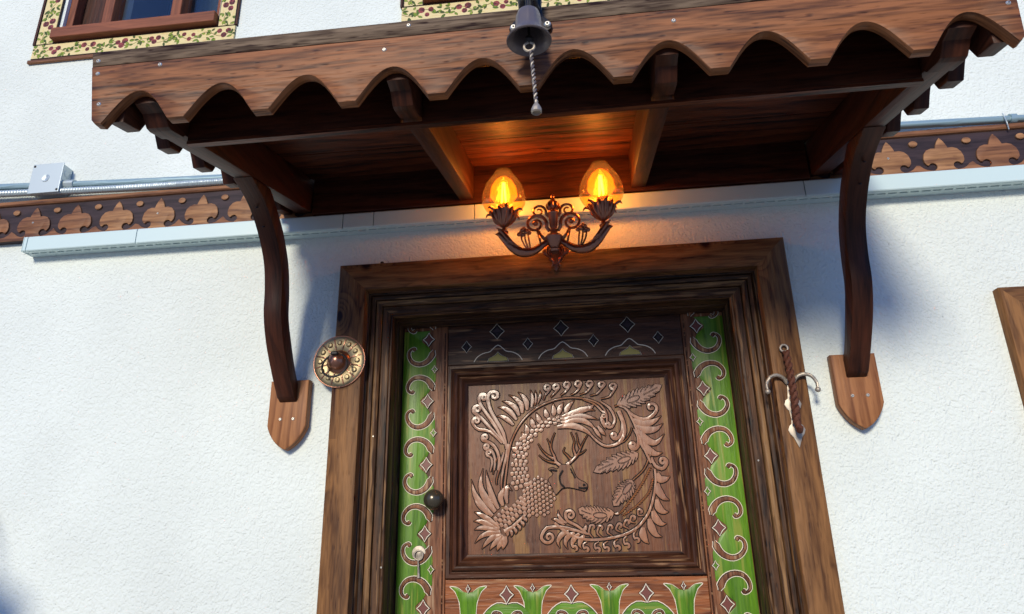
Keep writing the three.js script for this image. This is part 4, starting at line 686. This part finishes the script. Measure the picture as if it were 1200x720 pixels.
  // the serrated leaf at the upper right and the three below: blade, edge teeth and a heart
  const cut = (pts, name, h = 0.0042, bv = 0.0022) => { // a shape left standing, with dark cut edges
    const g0 = new THREE.ExtrudeGeometry(new THREE.Shape(pts.map(([x, y]) => new THREE.Vector2(x, y))), { depth: 0.0016, bevelEnabled: true, bevelThickness: h, bevelSize: bv, bevelOffset: -bv * 0.6, bevelSegments: 2 });
    g0.translate(0, 0, PZ - 0.001); const gr = g0.groups.map((q) => ({ ...q })), g1 = wuv(g0, 1); g1.clearGroups(); for (const q of gr) g1.addGroup(q.start, q.count, q.materialIndex); return add(name, g1, [M.carve, M.stain], panel);
  };
  const leaf3 = (pts, w0, nT = 8) => {
    const w = w0 * 1.12;
    const c = curve(mm(pts).map(([x, y]) => V(x, y, 0)), 40), sideL = [], sideR = [];
    const at = (t, s, f) => { const k = clamp(Math.round(t * 39), 1, 39), a = c[k], d = c[k + 1].clone().sub(c[k - 1]).normalize(), W = w / 1000 * (0.12 + Math.pow(Math.sin(Math.PI * clamp(0.05 + t * 0.93)), 0.75)); return [a.x - d.y * s * W * f, a.y + d.x * s * W * f]; };
    for (let i = 0; i < nT; i++) { const t = 0.03 + 0.88 * i / nT, st = 0.88 / nT; for (const [u, f] of [[0.15, 0.74], [0.7, 0.9], [1.12, 1.03]]) { sideL.push(at(t + u * st, 1, f)); sideR.push(at(t + u * st, -1, f)); } }
    cut([[c[0].x, c[0].y], ...sideR, [c[40].x, c[40].y], ...sideL.reverse()], 'leaf');
    const dark = { mats: [M.stain, M.stain, M.stain], parent: panel, bev: 0.0003, h: 0.0008, smooth: false }, LZ = PZ + 0.0088;
    for (let i = 0; i < nT; i++) { const t = 0.1 + 0.8 * i / nT; for (const s of [-1, 1]) ribbon([at(t, s, 0.42), at(t + 0.05, s, 0.62), at(t + 0.1, s, 0.85)], () => 0.0007, LZ, { ...dark, name: 'leaf_vein' }); }
    const m = c[15], d = c[17].clone().sub(c[13]).normalize(), o = []; for (let i = 0; i <= 14; i++) { const q = i / 14 * 2 * Math.PI, u = Math.cos(q) * w * 0.00085, v = Math.sin(q) * w * 0.00034; o.push([m.x + d.x * u - d.y * v, m.y + d.y * u + d.x * v]); }
    ribbon(o, () => 0.0008, LZ, { ...dark, name: 'leaf_heart' });
    ribbon(c.slice(24, 37).map((p) => [p.x, p.y]), () => 0.0007, LZ, { ...dark, name: 'leaf_vein' });
  };
  leaf3([[155,160],[199,174],[242,191],[292,215]], 21); leaf3([[208,20],[171,5],[126,-9],[76,-29]], 20); leaf3([[184,-52],[171,-73],[149,-96],[127,-124]], 20); leaf3([[129,-139],[93,-146],[58,-140],[28,-127]], 20);
  stem([[149,157],[165,160],[178,158]], 3, 2.5); stem([[244,23],[220,-24],[186,-54]], 3, 2.4); stem([[140,-142],[134,-144],[129,-142]], 4.2, 3);
  // plumes falling down the right side
  curl([[178,152],[204,126],[232,116],[257,126],[269,142]], one([[255,149]]), 15, 1, 5, 3, 0.9);
  for (const q of [[[199,116],[227,104],[255,108],[282,125]], [[204,97],[233,86],[261,87],[285,103]], [[213,88],[231,59],[258,48],[286,73]], [[215,56],[233,31],[255,17],[277,20]]]) feather(q, 9, 'plume');
  stem([[185,147],[202,105],[215,64],[228,23],[241,-9]], 4, 4); curl([[201,89],[211,64],[205,36],[193,32]], one([[194,44]]), 9, -1, 5, 3); curl([[243,7],[252,-17],[271,-25],[282,-14]], one([[273,-5]]), 11, 1, 5, 3);
  for (const q of [[[255,-37],[261,-53],[277,-53],[291,-46]], [[253,-64],[256,-87],[268,-104],[284,-112]], [[248,-108],[251,-129],[263,-141],[279,-142]], [[235,-138],[240,-157],[254,-172],[270,-173]], [[223,-159],[227,-181],[237,-200],[255,-208]], [[205,-181],[202,-199],[208,-214],[218,-225]]]) feather(q, 8.5, 'plume');
  // twisted cords
  for (const q of [[[238,-21],[215,-59],[183,-101],[144,-144]], [[243,-52],[229,-87],[197,-120],[153,-149]]]) { const c = curve(mm(q).map(([x, y]) => V(x, y, 0)), 90); for (const ph of [0, Math.PI]) ribbon(c.map((p, i) => { const a = i * 0.7 + ph; return [p.x + 0.0026 * Math.cos(a), p.y + 0.0026 * Math.sin(a) * 0.6]; }), () => 0.0026, PZ, { mats: C, parent: panel, name: 'cord', smooth: false, bev: 0.0014, h: 0.005 }); }
  stem([[250,-25],[249,-60],[238,-106],[224,-140],[202,-169],[172,-191],[136,-203],[97,-209],[54,-210],[15,-201],[-15,-183],[-38,-164]], 4, 4.5, 'vine');
  for (const q of [[[66,-206],[55,-192],[59,-177],[74,-172]], [[91,-206],[78,-193],[82,-180],[96,-175]], [[119,-201],[106,-192],[110,-179],[123,-174]], [[143,-192],[130,-185],[135,-173],[148,-172]], [[165,-183],[152,-176],[156,-165],[170,-163]], [[185,-169],[171,-165],[173,-154],[187,-152]], [[208,-149],[194,-149],[193,-139],[207,-134]], [[19,-212],[7,-219],[10,-229],[22,-231]], [[50,-215],[38,-222],[41,-233],[53,-234]], [[81,-216],[69,-224],[72,-234],[84,-236]], [[106,-215],[94,-223],[97,-233],[110,-235]], [[134,-210],[123,-218],[126,-230],[140,-232]], [[159,-202],[149,-211],[152,-224],[165,-228]], [[186,-188],[177,-199],[180,-210],[192,-214]]]) { const [a, b, c, d] = q; curl([a, b, c], [(c[0] + d[0]) / 2, (c[1] + d[1]) / 2 - 3], 8.2, -1, 3, 4, 0.62); }
  // scroll at the lower middle
  curl([[55,-196],[16,-184],[-27,-175],[-63,-178],[-77,-201]], one([[-55,-201]]), 15, 1, 4.6, 3.4); curl([[47,-190],[21,-171],[-4,-157],[-7,-138]], one([[7,-144]]), 12, -1, 4.2, 3.2);
  for (const q of [[[-11,-170],[-26,-160],[-38,-154],[-48,-153]], [[-5,-165],[-18,-157],[-26,-143],[-27,-128]], [[39,-188],[48,-177],[47,-166]]]) feather(q, 4.5);
  for (const q of [[[0,-187],[-18,-194],[-31,-213],[-25,-232]], [[16,-191],[-2,-200],[-11,-217],[-4,-235]], [[29,-194],[15,-205],[8,-221],[16,-235]], [[43,-198],[33,-209],[28,-223],[35,-235]]]) feather(q, 6);

  // knob and hanging ring
  add('knob', mergeGeometries([lathe([[0.013, 0.0], [0.013, 0.016], [0.017, 0.02]], [-0.373, 1.688, DZ], 24, faceZ), wuv(ball(0.0285, [-0.373, 1.69, DZ + 0.042], 32, 22).toNonIndexed(), 1)].map((g) => { const q = g.index ? g.toNonIndexed() : g; for (const k of Object.keys(q.attributes)) if (!['position', 'normal', 'uv'].includes(k)) q.deleteAttribute(k); return q; })), M.knobm, door);
  add('ring_rose', lathe([[0, 0.006], [0.009, 0.005], [0.013, 0.003], [0.019, 0.0035], [0.0205, 0]], [-0.421, 1.549, DZ + 0.002], 28, faceZ), M.silver, door);
  add('ring', (() => { const g = new THREE.TorusGeometry(0.0125, 0.0022, 8, 26); g.translate(-0.42, 1.543, DZ + 0.011); return g; })(), M.silver, door);
  add('ring_pendant', tube([[-0.421, 1.531, DZ + 0.011], [-0.42, 1.515, DZ + 0.01], [-0.4195, 1.497, DZ + 0.008], [-0.419, 1.484, DZ + 0.008]], (t) => 0.0022 + 0.0022 * t, 10, 8), M.silver, door);
}

// ---------------------------------------------------------------- beyond the left edge: an added lantern shape, unseen, placed to shade the wall
{
  const x = -1.7, z = 0.5, t = thing('added_shadow_caster', 'added dark shape out of view, placed to cast the soft shadow at lower left', 'shadow_caster', [x, 1.55, 0]);
  add('wall_plate', box(x - 0.05, x + 0.05, 1.45, 1.7, 0.001, 0.02, 1, 0.004), M.iron, t);
  add('arm', tube([[x, 1.62, 0.02], [x, 1.72, 0.12], [x, 1.76, 0.3], [x, 1.74, z - 0.05], [x, 1.7, z]], 0.011, 24, 8), M.iron, t);
  add('roof', lathe([[0, 0.11], [0.02, 0.1], [0.07, 0.08], [0.14, 0.03], [0.15, 0.02], [0.0, 0.02]], [x, 1.59, z], 8), M.iron, t);
  add('body', lathe([[0.125, 0.17], [0.09, -0.05], [0, -0.07]], [x, 1.44, z], 8), M.iron, t);
}
scene.traverse((o) => { if (o.isMesh) { o.castShadow = true; o.receiveShadow = true; } });
renderer.render(scene, camera);
